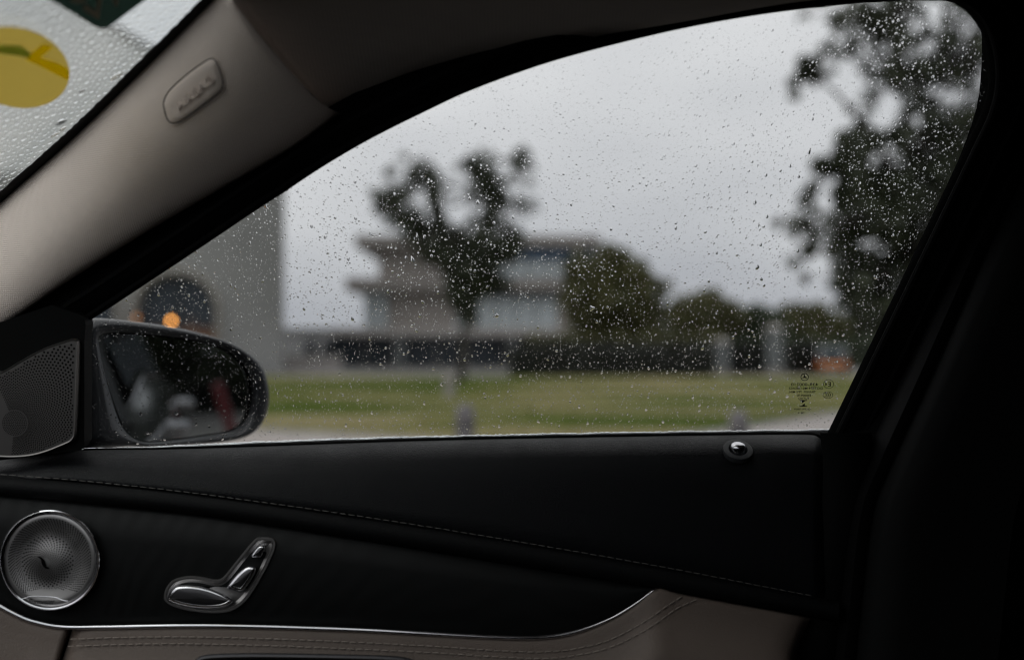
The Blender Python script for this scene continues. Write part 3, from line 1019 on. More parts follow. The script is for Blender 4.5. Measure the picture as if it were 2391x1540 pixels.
# --- markings printed on the glass
def gz(zx, zy):                                         # from the 7x detail view of the marking
    return ((2200 + zx / 7.0) / 1.23505, (1040 + zy / 7.0) / 1.23505)


def text_verts(s, bold=0.0):
    cu = bpy.data.curves.new("t", 'FONT')
    cu.body = s; cu.align_x = 'CENTER'; cu.align_y = 'CENTER'
    cu.offset = bold; cu.resolution_u = 3
    ob = bpy.data.objects.new("t", cu)
    COL.objects.link(ob)
    bpy.context.view_layer.update()
    me = bpy.data.meshes.new_from_object(ob.evaluated_get(bpy.context.evaluated_depsgraph_get()))
    V = np.array([v.co[:] for v in me.vertices]); Fc = [tuple(p.vertices) for p in me.polygons]
    bpy.data.objects.remove(ob); bpy.data.curves.remove(cu); bpy.data.meshes.remove(me)
    V[:, 0] = (V[:, 0] - V[:, 0].min()) / np.ptp(V[:, 0]) - .5
    V[:, 1] = (V[:, 1] - V[:, 1].min()) / np.ptp(V[:, 1]) - .5
    return V, Fc


def gprint(V2, Fc):
    mesh("glass_print", [gl(*gz(x, y), 0.0006) for x, y in V2], Fc, M['ink'], pane, smooth=False)


def gtext(s, cx_, cy_, w_, h_, bold=0.012):
    V, Fc = text_verts(s, bold)
    gprint([(cx_ - v[0] * w_, cy_ - v[1] * h_) for v in V], [f[::-1] for f in Fc])


for a in (("43R-000210", 838, 472, 545, 62), ("DOT874 M61385AS2", 862, 548, 675, 52), ("TRANSP. 79% MIN.", 790, 622, 545, 46), ("E000970", 822, 692, 280, 48),
          ("FUYAO", 818, 750, 218, 46), ("QCPN°0009", 795, 970, 330, 42), ("16", 797, 1040, 66, 44), ("E", 1340, 465, 56, 92), ("4", 1274, 468, 46, 62)):
    gtext(*a)


def annulus(cx_, cy_, rx, ry, t_, n_=40):
    V, Fc = [], []
    for k in range(n_):
        a = 2 * math.pi * k / n_
        V += [(cx_ + rx * math.cos(a), cy_ + ry * math.sin(a)), (cx_ + (rx - t_) * math.cos(a), cy_ + (ry - t_) * math.sin(a))]
    for k in range(n_):
        j = (k + 1) % n_
        Fc.append((2 * k, 2 * j, 2 * j + 1, 2 * k + 1))
    return V, Fc


gprint(*annulus(840, 322, 82, 75, 12))
sv, sf = [], []
for k in range(3):                                      # three-pointed star
    a = math.pi / 2 + k * 2 * math.pi / 3
    i = len(sv)
    sv += [(840 + 70 * math.cos(a), 322 - 66 * math.sin(a)), (840 + 14 * math.cos(a - 1.05), 322 - 14 * math.sin(a - 1.05)), (840, 322), (840 + 14 * math.cos(a + 1.05), 322 - 14 * math.sin(a + 1.05))]
    sf.append((i, i + 1, i + 2, i + 3))
gprint(sv, sf)
gprint(*annulus(1322, 463, 105, 93, 9))
gprint(*annulus(1308, 683, 103, 72, 9))
for k in range(3):                                      # the three mirrored C strokes
    V, Fc = [], []
    cx_, cy_ = 1352 - k * 42 - 18, 683
    for q in range(13):
        a = -1.9 + 3.8 * q / 12
        V += [(cx_ + 34 * math.cos(a), cy_ + 42 * math.sin(a)), (cx_ + 20 * math.cos(a), cy_ + 28 * math.sin(a))]
    Fc = [(2 * q, 2 * q + 2, 2 * q + 3, 2 * q + 1) for q in range(12)]
    gprint(V, Fc)
gprint([(738, 785), (890, 785), (890, 801), (738, 801)], [(0, 1, 2, 3)])
gprint([(735, 902), (886, 902), (886, 918), (735, 918)], [(0, 1, 2, 3)])
gprint([(785, 801), (850, 801), (785, 852)], [(0, 1, 2)])
gprint([(842, 902), (778, 902), (842, 850)], [(0, 1, 2)])
gprint([(722 + 12 * math.cos(a), 1040 + 12 * math.sin(a)) for a in np.linspace(0, 6.283, 12, endpoint=False)], [tuple(range(12))])

# --- belt seals
xs = np.linspace(150, 2010, 420)
YG_ = lambda x: gl(x, belt(x)).y
g = G().tube([at(x, belt(x) + 2.5 + 0.7 * math.sin(x * .05) * math.sin(x * .013), YG_(x) + .0115) for x in xs], [random.uniform(.0011, .0021) for x in xs], 8)
g.build("outer_belt_seal", M['wetseal'], door)
G().loft([[at(x, belt(x) + o_, YG_(x) + h_) for x in xs] for o_, h_ in ((8, 0.0055), (4.5, 0.009), (5, 0.016), (14, 0.03), (40, 0.06))]).build("outer_belt_rubber", M['rubber'], door)
G().loft([[gl(x, belt(x) + o_, h_) for x in xs] for o_, h_ in ((30, 0.0006), (5.0, 0.001), (4.2, 0.004), (6.5, 0.009), (30, 0.012))]).build("inner_belt_seal", M['rubber'], door)

# --- sail panel and tweeter
SA = 0.995


def sail(x, y, off=0.0):
    return plane_hit(x, y, SA, -0.15, 0.05) + Vector((0, -off, 0))


sp_ = [(-330, 960), (-120, 830), (0, 752), (120, 712), (196, 738), (200, 760), (197, 800), (197, 1035), (188, 1050), (100, 1062), (0, 1074), (-330, 1112)]
g = G(); g.cap([sail(x, y, 0) for x, y in sp_])
solid(g.build("sail_panel", M['plastic'], door, smooth=False), 0.02, 1)


def tz(zx, zy):
    return ((40 + zx / 3.95) / 1.23505, (950 + zy / 3.95) / 1.23505)


tw_out = [(-260, 560), (-100, 475), (45, 390), (250, 272), (400, 200), (560, 145), (690, 106), (738, 118), (757, 165), (752, 450), (742, 800), (728, 1170), (708, 1232), (670, 1276), (560, 1325), (400, 1388), (230, 1432), (45, 1450), (-150, 1445), (-260, 1430)]
tw = closed([tz(*p) for p in tw_out], 120)
cen = tw.mean(0)


def inset(poly, d):
    t = np.roll(poly, -1, 0) - np.roll(poly, 1, 0)
    t /= np.linalg.norm(t, axis=1)[:, None]
    n_ = np.stack([-t[:, 1], t[:, 0]], 1)
    area = 0.5 * np.sum(poly[:, 0] * np.roll(poly[:, 1], -1) - np.roll(poly[:, 0], -1) * poly[:, 1])
    return poly + n_ * d * (1 if area > 0 else -1)


def inpoly(x, y, poly):
    c = False
    j = len(poly) - 1
    for i in range(len(poly)):
        xi, yi = poly[i]; xj, yj = poly[j]
        if (yi > y) != (yj > y) and x < (xj - xi) * (y - yi) / (yj - yi) + xi:
            c = not c
        j = i
    return c


def puck(name, outline, place, steps, m, parent, capit=True):
    """stack of inset rings (inset px, height m); closed with a cap."""
    rows = [[place(x, y, h) for x, y in inset(outline, d)] for d, h in steps]
    g = G().loft(rows, wrap=True)
    if capit:
        g.cap(rows[-1])
    return g.build(name, m, parent, sharp=35)


twp = puck("tweeter_grille", tw, sail, [(-1, 0.0005), (0, 0.004), (2.0, 0.0062), (4.5, 0.0055)], M['twalu'], door)
hv, hf = [], []


def hole(place, x, y, r, h, n_=7, sq=1.0):
    i = len(hv)
    for k in range(n_):
        a = 2 * math.pi * k / n_
        hv.append(tuple(place(x + r * math.cos(a), y + r * sq * math.sin(a), h)))
    hf.append(tuple(range(i, i + n_)))


twin = inset(tw, 8.5)
zc_ = (40.0, 1060.0)
for k in range(-3, 76):
    ang = math.pi / 2 - rad(k * 2.65) + .25
    for j in range(34):
        rz_ = 160 + j * 27 * (1 + .012 * j) + (13 if k % 2 else 0)
        px_, py_ = tz(zc_[0] + rz_ * math.cos(ang) * 1.0, zc_[1] - rz_ * math.sin(ang))
        if inpoly(px_, py_, twin):
            hole(sail, px_, py_, min(2.7, .6 + .0022 * rz_ + .15), 0.0058)
for j in range(1, 8):
    for k in range(int(6 * j)):
        a = 2 * math.pi * k / (6 * j)
        px_, py_ = tz(zc_[0] + 19 * j * math.cos(a), zc_[1] + 19 * j * math.sin(a))
        hole(sail, px_, py_, 1.25, 0.0058)
o = mesh("perforation", hv, hf, M['hole'], twp, smooth=False); o["kind"] = "stuff"

# --- upper pad
PT = fn([(-330, 1105), (0, 1072), (100, 1060), (200, 1050), (450, 1046), (1000, 1027), (1500, 1017), (1800, 1013), (1888, 1013), (1912, 1018), (1930, 1032), (1942, 1052), (1950, 1080), (1962, 1150)])
PS = fn([(-330, 1090), (-100, 1102), (42, 1113), (150, 1121), (300, 1136), (450, 1153), (700, 1187), (1000, 1232), (1300, 1282), (1500, 1317), (1650, 1345), (1880, 1390), (2000, 1412)])
PR = fn([(-330, 1140), (-100, 1150), (42, 1161), (300, 1186), (500, 1208), (750, 1246), (1000, 1286), (1250, 1328), (1530, 1376), (1900, 1441), (2000, 1460)])
xs = np.concatenate([np.linspace(-330, 1880, 90), np.linspace(1890, 1958, 16)])
rows = []
for (o_, t_, Y_) in ((14, None, 1.046), (2, None, 1.040), (-1, None, 1.0345), (1.5, None, 1.0305), (5, None, 1.0245), (11, None, 1.0170), (20, None, 1.009), (32, None, 1.001), (46, None, .995), (None, .45, .987), (None, .65, .981), (None, .85, .977), (None, .96, .9755), (None, 1.0, .9785)):
    r_ = []
    for x in xs:
        T_, S_ = PT(x), max(PS(x), PT(x) + 60)
        sc = min(1.0, (S_ - T_) / 130.0)
        y = T_ + o_ * sc if t_ is None else T_ + (46 * sc) + (S_ - T_ - 46 * sc) * (t_ - .3) / .7
        YY = Y_ + (0.03 * max(0, (x - 1895) / 60) ** 2)
        YY += 0.0035 * math.exp(-(((x - 1723) / 75) ** 2 + ((y - 1062) / 28) ** 2)) - .003 * math.exp(-(((x - 1800) / 60) ** 2 + ((y - 1048) / 24) ** 2))
        r_.append(at(x, y, YY))
    rows.append(r_)
pad = G().loft(rows).build("upper_pad", M['pad'], door, sharp=None)

G().tube([at(x, PT(x) + .6, 1.0335) for x in np.linspace(196, 1926, 120)], .0019, 8).build("lip_glare_bead", M['framem'], door)  # matt black bead added to cover the bright reflection along the pad's lip
xs = np.linspace(-330, 1960, 110)
roll = G().loft([[at(x, PS(x) + (PR(x) - PS(x)) * t_, Y_) for x in xs] for t_, Y_ in ((-.03, .9805), (0.02, .977), (.12, .9715), (.3, .9675), (.55, .9655), (.8, .967), (.94, .972), (1.02, .981))]).build("padded_roll", M['roll'], door, sharp=None)


def stitches(pts, n_, L, r, m, parent, Yf):
    c = crv(pts, n_ * 2 + 1)
    base = None
    for i in range(n_):
        x0, y0 = c[2 * i]; x1, y1 = c[2 * i + 1]
        xe, ye = x0 + (x1 - x0) * L, y0 + (y1 - y0) * L
        p0, p1 = at(x0, y0, Yf(x0, y0)), at(xe, ye + random.uniform(-.5, .5), Yf(xe, ye))
        d_ = p1 - p0
        mid = (p0 + p1) / 2
        if base is None:
            g = G().tube([(-.5, 0, .0), (-.46, -.18 * r * 100, 0), (-.2, -.5 * r * 100, 0), (.2, -.5 * r * 100, 0), (.46, -.18 * r * 100, 0), (.5, 0, 0)], [.25, .8, 1, 1, .8, .25], 5)
            for q in range(len(g.v)):
                pass
            # unit length along X; round section of radius r
            vv = []
            ring_ = 5
            prof = [(-.5, .3), (-.42, .8), (-.2, 1), (.2, 1), (.42, .8), (.5, .3)]
            g = G()
            for (px_, s_) in prof:
                for q in range(ring_):
                    a = 2 * math.pi * q / ring_
                    vv.append((px_, math.cos(a) * s_ * r, math.sin(a) * s_ * r))
            ff = [(i_ * ring_ + q, i_ * ring_ + (q + 1) % ring_, (i_ + 1) * ring_ + (q + 1) % ring_, (i_ + 1) * ring_ + q) for i_ in range(len(prof) - 1) for q in range(ring_)]
            g.add(vv, ff)
            base = g.build("stitch", m, None)
            ob = base
        else:
            ob = base.copy(); COL.objects.link(ob)
        ob.location = mid
        ob.rotation_euler = d_.to_track_quat('X', 'Z').to_euler()
        ob.scale = (d_.length, 1, 1)
        ob.parent = parent
        pass


xs_ = np.linspace(-40, 1900, 20)
stitches([(x, PS(x) - 3) for x in xs_], 96, 1.55, .00045, M['thread'], pad, lambda x, y: .9748)

G().loft([[at(x, y, Y_) for x in np.linspace(-330, 1950, 30)] for y, Y_ in ((1110, 1.03), (1140, 1.0), (1650, .995))]).build("door_core", M['plastic'], door)
# --- wood inlay, chrome strip, lower panels
CPTS = [(-200, 1290), (-60, 1380), (42, 1436), (90, 1453), (150, 1463), (250, 1463), (500, 1460), (800, 1468), (1000, 1478), (1150, 1486), (1260, 1487), (1340, 1475), (1420, 1446), (1480, 1411), (1534, 1371)]
PC = fn(CPTS)
PB = fn(CPTS + [(1600, 1388), (1880, 1439), (2000, 1462)])
xs = np.linspace(-200, 1536, 90)
wood = G().loft([[at(x, PR(x) - 4 + (max(PC(x), PR(x) + 2) + 4 - PR(x)) * t_, Y_) for x in xs] for t_, Y_ in ((0, .979), (.04, .9745), (.3, .9715), (.6, .9715), (.95, .974), (1, .976))]).build("wood_inlay", M['wood'], door, sharp=None)
cc = crv(CPTS, 140)
G().tube([at(x, y, .9685) for x, y in cc], [.0024] * 120 + [.0024 - .0001 * k for k in range(20)], 10).build("chrome_strip", M['chrome'], door, sharp=None)


def lower(x0t, x0b, x1t, x1b, name, edge_l):
    rows = []
    N = 70
    for (dy, Y_) in ((-3, .978), (1, .9715), (5, .9685), (14, .9665), (30, .9645), (55, .961), (85, .955), (130, .945), (190, .925)):
        r_ = []
        q = min(1, max(0, dy / 90))
        for s in np.linspace(0, 1, N):
            xa, xb = x0t + (x0b - x0t) * q, x1t + (x1b - x1t) * q
            x = xa + (xb - xa) * s
            e_ = 0.008 * max(0, 1 - s * N / 1.6) ** 2 * edge_l + 0.01 * max(0, 1 - (1 - s) * N / 2.2) ** 2
            r_.append(at(x, PB(x) + dy, Y_ + e_))
        rows.append(r_)
    o = G().loft(rows).build(name, M['beige'], door, sharp=None)
    solid(o, .006, 1)
    return o


lower(-320, -320, 166, 138, "front_lower_panel", 0)
lowp = lower(170, 142, 1893, 1858, "lower_panel", 1)
YL = lambda x, y: float(np.interp(y - PB(x), [1, 5, 14, 30, 55, 85], [.9715, .9685, .9665, .9645, .961, .955])) - .0009
stitches([(164, 1491), (300, 1487), (450, 1486), (650, 1491), (800, 1497), (1000, 1507), (1150, 1517), (1260, 1521), (1340, 1514), (1420, 1494), (1500, 1453), (1560, 1412), (1596, 1390)], 74, 1.6, .00055, M['threadb'], lowp, YL)
stitches([(158, 1508), (300, 1503), (450, 1502), (650, 1507), (800, 1513), (1000, 1522), (1150, 1532), (1270, 1536), (1350, 1528), (1430, 1508), (1510, 1468), (1580, 1420), (1630, 1397)], 76, 1.6, .00055, M['threadb'], lowp, YL)

# pull handle at the very bottom
hc = crv([(440, 1560), (462, 1542), (490, 1533), (600, 1530), (800, 1533), (920, 1537), (965, 1546), (985, 1562)], 60)
G().tube([at(x, y, .946) for x, y in hc], .0028, 8).build("pull_handle_rim", M['cap'], door)
g = G().loft([[at(x, y + 1, .948) for x, y in hc], [at(x, y + 8, .955) for x, y in hc], [at(x, 1640, .95) for x, y in hc]])
g.build("pull_handle", M['plastic'], door)
kn = at(236 / 1.235, 1900 / 1.235, .935)
G().loft([[(kn.x + q * 1.9 * math.cos(a), kn.y - h_, kn.z - .028 + q * math.sin(a)) for a in np.linspace(0, 6.2832, 24, endpoint=False)] for q, h_ in ((.02, -.03), (.0198, .0), (.017, .006), (.011, .010), (.001, .0115))], wrap=True).build("armrest_tip", M['beige'], door)

# --- speaker
SCX, SCY, SR, SY = 116.0, 1307.0, 113.0, .9685


def sp(x, y, h):
    return at(x, y, SY - h)


def circ(r, n_=96):
    return [(SCX + r * math.cos(a), SCY + r * math.sin(a)) for a in np.linspace(0, 2 * math.pi, n_, endpoint=False)]


speaker = G()
rows = [[sp(x, y, h) for x, y in circ(r)] for r, h in ((118, -.006), (118, .002), (117, .0052), (114.5, .0062), (111.5, .0055), (109.5, .002), (109, .0))]
spk = G().loft(rows, wrap=True).build("speaker_ring", M['chrome'], door)
prof = [(109.3, -.001), (108.8, .0016), (106, .0024), (98, .0024), (92, .0020), (75, .0002), (58, -.0008), (42, -.0002), (28, .0012), (14, .0018), (3, .0019)]
rows = [[sp(x, y, h) for x, y in circ(r)] for r, h in prof]
g = G().loft(rows, wrap=True); g.cap(rows[-1])
grille = g.build("speaker_grille", M['alu'], door, sharp=None)
pr, ph = [p[0] for p in prof][::-1], [p[1] for p in prof][::-1]
hz = lambda x, y: float(np.interp(math.hypot(x - SCX, y - SCY), pr, ph)) + .00035
hv.clear(); hf.clear()
EX, EY = SCX - 10, SCY + 5
zone = [(12, 34, 2.75, 28, .7), (37, 62, 4.6, 36, 1.35), (64, 78, 3.1, 66, .95), (80, 98, 3.3, 84, 1.05)]
for (r0, r1, st, cnt, hr) in zone:
    k = 0
    r = r0
    while r < r1:
        f = (r - 12) / 86
        ox, oy = SCX - 10 * (1 - f), SCY + 5 * (1 - f)
        for q in range(cnt):
            a = 2 * math.pi * (q + .5 * (k % 2)) / cnt + k * .012
            x, y = ox + r * math.cos(a), oy + r * math.sin(a)
            if y > SCY + 66 + 10 * ((x - SCX) / 60) ** 2 or math.hypot(x - EX, y - EY) < 5:
                continue
            hr2 = hr * (.85 + .5 * (r - r0) / (r1 - r0))
            hole(lambda u, v, h: sp(u, v, hz(x, y)), x, y, hr2 * 1.25, 0, 7)
        r += st * (.85 + .3 * (r - r0) / (r1 - r0)); k += 1
o = mesh("perforation", hv, hf, M['hole'], grille, smooth=False); o["kind"] = "stuff"


def uz(zx, zy):
    return ((40 + zx / 4.4) / 1.23505, (1450 + zy / 4.4) / 1.23505)


em = crv([(310, 682), (335, 690), (360, 715), (375, 760), (390, 795), (410, 818), (445, 822)], 26)
emr = [1.3 + 2.6 * math.exp(-((t - .5) / .26) ** 2) for t in np.linspace(0, 1, 26)]
l_, r_ = [], []
tg = np.gradient(em, axis=0); tg /= np.linalg.norm(tg, axis=1)[:, None]
for (x, y), (tx, ty), q in zip(em, tg, emr):
    cxp, cyp = uz(x, y)
    l_.append(sp(cxp - ty * q, cyp + tx * q, hz(cxp, cyp) + .0006)); r_.append(sp(cxp + ty * q, cyp - tx * q, hz(cxp, cyp) + .0006))
solid(G().loft([l_, r_]).build("emblem", M['hole'], grille, smooth=False), .0008)
dv = crv([(95, 1210), (140, 1205), (190, 1185), (300, 1178), (450, 1184), (540, 1195), (620, 1228), (685, 1240)], 40)
G().tube([sp(*uz(x, y), .0026) for x, y in dv], .00035, 6).build("divider_line", M['chrome'], grille)
V, Fc = text_verts("Burmester", .0)
tv = []
for v in V:
    big = 1.0
    x = 355 + v[0] * 330 + v[1] * 26
    y = 1245 - v[1] * 78 - v[0] * 4
    tv.append(sp(*uz(x, y), .0029))
mesh("lettering", tv, Fc, M['cap'], grille, smooth=False)

# --- seat adjuster
def kz(zx, zy):
    return (zx / 2.657 / 1.23505, (1380 + zy / 2.657) / 1.23505)


BY = .9725


def kp(x, y, h):
    return at(x, y, BY - h)


plate = closed([kz(*p) for p in [(1256, 905), (1272, 838), (1325, 775), (1420, 745), (1520, 745), (1635, 767), (1690, 764), (1735, 725), (1810, 630), (1945, 470), (1995, 445), (2065, 446), (2103, 468), (2110, 515), (2080, 602), (2000, 762), (1905, 908), (1830, 980), (1740, 1020), (1600, 1028), (1450, 1010), (1330, 977), (1270, 940)]], 150)
sw = puck("seat_switch_plate", plate, kp, [(-.3, 0.0), (0, .0022), (1.0, .0030), (4.5, .0030), (5.4, .0020), (6.6, .0020), (7.6, .0028), (12, .0016), (15, .0008)], M['alud'], door, capit=False)
g = G(); g.cap([kp(x, y, .0007) for x, y in inset(plate, 14.5)]); g.build("switch_bed", M['alud'], sw)
for nm, pts, hh in (("cushion_button", [(1284, 925), (1300, 870), (1345, 825), (1420, 814), (1520, 820), (1620, 845), (1720, 885), (1783, 925), (1765, 955), (1700, 985), (1600, 995), (1480, 988), (1370, 965), (1300, 940)], .0095),
                    ("backrest_button", [(1740, 828), (1800, 745), (1860, 690), (1905, 668), (1950, 672), (1958, 700), (1930, 760), (1890, 820), (1855, 858), (1830, 862), (1780, 848)], .0085),
                    ("headrest_button", [(1922, 594), (1950, 545), (1985, 512), (2020, 510), (2030, 530), (2015, 570), (1995, 604), (1960, 606)], .0075)):
    ol = closed([kz(*p) for p in pts], 70)
    k_ = 1.0 if nm[0] != 'h' else .62
    bt = puck(nm, ol, kp, [(-1.5 * k_, .0), (-.9 * k_, hh * .35), (0, hh * .62), (1.3 * k_, hh * .76), (3.4 * k_, hh * .89), (5.8 * k_, hh * .97), (7.6 * k_, hh), (8.6 * k_, hh * .96)], M['chrome'] if nm[0] != 'x' else M['cap'], sw, capit=False)
    ins = inset(ol, 8.2 * k_)
    cn = ins.mean(0)
    rows = [[kp(cn[0] + (x - cn[0]) * s_, cn[1] + (y - cn[1]) * s_, hh * .955 + h_) for x, y in ins] for s_, h_ in ((1, 0), (.9, .0004), (.5, .0010), (.05, .0012))]
    g = G().loft(rows, wrap=True); g.cap(rows[-1])
    g.build(nm.replace("button", "cap"), M['cap'], sw, sharp=None)  # same metal as the bevel, darkened in colour for the centre's shade

# --- lock pin
lp = at(1723, 1051, .9985)
nz_ = Vector((0, -.60, .80)).normalized()
ax_ = Vector((1, 0, 0)); ay_ = nz_.cross(ax_)


def lathe(c, n_, prof, seg=36):
    a_ = Vector((1, 0, 0)); b_ = n_.cross(a_).normalized()
    return [[c + a_ * (r * math.cos(t)) + b_ * (r * math.sin(t)) + n_ * h for t in np.linspace(0, 2 * math.pi, seg, endpoint=False)] for r, h in prof]


G().loft(lathe(lp, nz_, [(.0152, -.004), (.0154, .0005), (.0150, .0016), (.0138, .0021), (.0098, .0022), (.0090, .0012), (.0086, -.002)]), wrap=True).build("lock_pin_bezel", M['bezel'], door)
rows = lathe(lp, Vector((0, -.25, .97)).normalized(), [(.0076, -.004), (.0077, .0010), (.0078, .0030), (.0076, .0050), (.0066, .0068), (.0048, .0080), (.0022, .0086), (.0002, .0087)])
G().loft(rows, wrap=True).build("lock_pin", M['chrome'], door)

# --- rear edge of the door and the pillar behind it
PB_L = [(2360, -120), (2372, 150), (2335, 330), (2205, 610), (2085, 880), (1990, 1090), (1950, 1200), (1925, 1400), (1900, 1640)]
def strip(pts, offs, name, m, parent):
    c = crv(pts, 60)
    g = G().loft([[at(x + o_, y, Y_) for x, y in c] for o_, Y_ in offs])
    return g.build(name, m, parent, sharp=60)


strip([(1945, 1010), (1952, 1100), (1945, 1200), (1925, 1300), (1905, 1420), (1860, 1640)], ((-30, .99), (0, .985), (40, .983), (75, .99), (90, 1.03)), "door_edge_panel", M['plastic'], door)
strip(PB_L, ((20, 1.03), (40, .985), (60, .972), (78, .972), (90, .98)), "pillar_seal", M['rubber'], body)
strip(PB_L, ((84, .985), (96, .966), (130, .950), (190, .944), (240, .944), (420, .94)), "rear_pillar_trim", M['plastic'], body)
strip(PB_L, ((-80, 1.06), (30, 1.045), (500, 1.05)), "rear_pillar_shell", M['plastic'], body)

# --- A-pillar trim
E1 = crv([(-420, 790), (-200, 640), (-60, 523), (41, 433), (170, 318), (298, 193), (400, 92), (491, 0), (520, -30)], 120)
E2 = crv([(-420, 1010), (-200, 890), (-60, 803), (41, 739), (169, 650), (372, 524), (600, 393), (700, 333), (793, 264)], 120)
s1 = np.linspace(0, 1, 120)
gapc = crv([(520, -30), (560, 24), (612, 90), (700, 192), (752, 243), (793, 264)], 21)
rows = []
TT = [0, .015, .04, .09, .18, .3, .44, .58, .7, .8, .88, .94, .98, 1.0]
BUL = [-.010, .002, .007, .012, .019, .025, .0285, .028, .024, .018, .012, .006, 0, -.012]
for t_, bu in zip(TT, BUL):
    r_ = []
    for i in range(120):
        a, b = E1[i], E2[i]
        p = a + (b - a) * t_
        gp_ = np.array([np.interp(t_, np.linspace(0, 1, 21), gapc[:, k]) for k in (0, 1)])
        lin = E1[-1] + (E2[-1] - E1[-1]) * t_
        p = p + (gp_ - lin) * max(0, (s1[i] - .5) / .5) ** 2
        d0, d1 = ws(*E1[i], .006).y, gl(*E2[i], .03).y
        YY = d0 + (d1 - d0) * t_ - bu
        end = max(0, (s1[i] - .985) / .015)
        r_.append(at(p[0], p[1], YY + .006 * end ** 2))
    rows.append(r_)
ptrim = G().loft(rows).build("pillar_trim", M['trim'], body, sharp=None)
PROWS = rows


def on_trim(x, y, off=0.0):
    """point of the pillar trim seen at picture point (x, y), lifted off towards the cabin."""
    best, bd = None, 1e9
    for i in range(0, len(PROWS) - 1):
        for k in range(40, 118):
            pass
    return None


# BVH of the trim for placing the airbag badge
from mathutils.bvhtree import BVHTree
bv = BVHTree.FromPolygons([tuple(p) for r_ in rows for p in r_], [(i * 120 + k, i * 120 + k + 1, (i + 1) * 120 + k + 1, (i + 1) * 120 + k) for i in range(len(rows) - 1) for k in range(119)])


def tr(x, y, off=0.0):
    d_ = ray(x, y).normalized()
    hit = bv.ray_cast(CAM, d_)
    p = hit[0] if hit[0] is not None else at(x, y, .9)
    return p - d_ * off


# airbag badge: rounded plate with a groove round it
cb = [(384, 262), (381, 240), (394, 212), (430, 178), (470, 148), (492, 136), (505, 142), (516, 166), (522, 190), (518, 212), (488, 238), (448, 268), (418, 287), (400, 289), (390, 280)]
bo = closed(cb, 90)
puck("airbag_groove", bo, tr, [(-3.2, -.0006), (-2.0, .0010), (-.6, .0008), (.4, .0003)], M['trim'], ptrim, capit=False)
rows = [[tr(x, y, h) for x, y in inset(bo, d)] for d, h in ((.2, .0004), (2.2, .0004), (2.8, .0014), (5, .0022))]
cn = bo.mean(0)
ins = inset(bo, 5)
for s_ in (.75, .5, .25, .04):
    rows.append([tr(cn[0] + (x - cn[0]) * s_, cn[1] + (y - cn[1]) * s_, .0023) for x, y in ins])
g = G().loft(rows[2:], wrap=True); g.cap(rows[-1])
badge = g.build("airbag_badge", M['trim'], ptrim, sharp=None)
G().loft(rows[:3], wrap=True).build("badge_gap", M['hole'], ptrim, sharp=None)
V, Fc = text_verts("AIRBAG", .01)
ca, sa = math.cos(-.70), math.sin(-.70)
tv = []
for v in V:
    x, y = v[0] * 112, -v[1] * 19
    tv.append(tr(453 + x * ca - y * sa, 217 + x * sa + y * ca, .0040))
solid(mesh("lettering", tv, Fc, M['trim'], badge, smooth=False), .0010, 0)

# outer skin of the pillar and windshield edge band
G().loft([[ws(*p, -.004) for p in E1], [at(*(E1[i] + (E2[i] - E1[i]) * .5), (ws(*E1[i]).y + gl(*E2[i]).y) / 2 + .05) for i in range(120)], [gl(*p, -.03) for p in E2]]).build("pillar_skin", M['paint'], body)
t1 = np.gradient(E1, axis=0); t1 /= np.linalg.norm(t1, axis=1)[:, None]
n1 = np.stack([t1[:, 1], -t1[:, 0]], 1)
jag = rng.uniform(-1.2, 1.2, 120)
G().loft([[ws(*(p - q * 10), .003) for p, q in zip(E1, n1)], [ws(*(p + q * 12), .003) for p, q in zip(E1, n1)], [ws(*(p + q * (20 + j)), .0015) for p, q, j in zip(E1, n1, jag)]]).build("windshield_edge_band", M['ink'], body)
# windshield
we = [ws(*p) for p in E1[::6]]
wpoly = [Vector((p.x, p.y, p.z)) for p in we]
wtop = wpoly[-1] + (wpoly[-1] - wpoly[-2]).normalized() * .12
wtop.z = 1.22 + WK * (wtop.x + .514)
wpoly.append(wtop)
mirp = [Vector((p.x, .54 - p.y, p.z)) for p in wpoly][::-1]
poly = wpoly + mirp
wg = G()
kk = len(poly)
wg.add([p for p in poly] + [p - WN * .005 for p in poly], [tuple(range(kk)), tuple(range(kk, 2 * kk))[::-1]] + [(i, kk + i, kk + (i + 1) % kk, (i + 1) % kk) for i in range(kk)])
shield = wg.build("windshield", M['wglass'], body, smooth=False)

# --- headliner
H0 = crv([(793, 264), (840, 250), (900, 222), (1000, 172), (1150, 117), (1350, 63), (1600, 18), (1850, -25), (2150, -52), (2400, -40), (2600, 0)], 90)
OFF = [(0, .012, -.008), (0, 0, 0), (0, -.008, .004), (0, -.022, .014), (0, -.05, .034), (0, -.10, .056), (0, -.2, .075), (0, -.3, .082), (0, -.36, .085)]
gapw = [at(*p, yy) for p, yy in zip(crv([(797, 268), (793, 264), (780, 257), (752, 243), (700, 192), (612, 90), (560, 24), (500, -50), (420, -140)], 9), (.985, .965, .95, .93, .905, .87, .845, .80, .70))]
gapw = [at(x, y, yy) for (x, y), yy in zip([(797, 268), (793, 264), (780, 258), (752, 243), (700, 192), (612, 90), (560, 24), (500, -50), (440, -120)], (.985, .968, .955, .935, .91, .872, .848, .80, .75))]
base0 = [gl(*p, .032) for p in H0]
rows = []
for k, of in enumerate(OFF):
    dlt = gapw[k] - (base0[0] + Vector(of))
    rows.append([b_ + Vector(of) + dlt * (max(0, 1 - i / 42)) ** 2.2 for i, b_ in enumerate(base0)])
hl = G().loft(rows).build("headliner", M['headl'], body, sharp=None)
solid(hl, .004, -1)
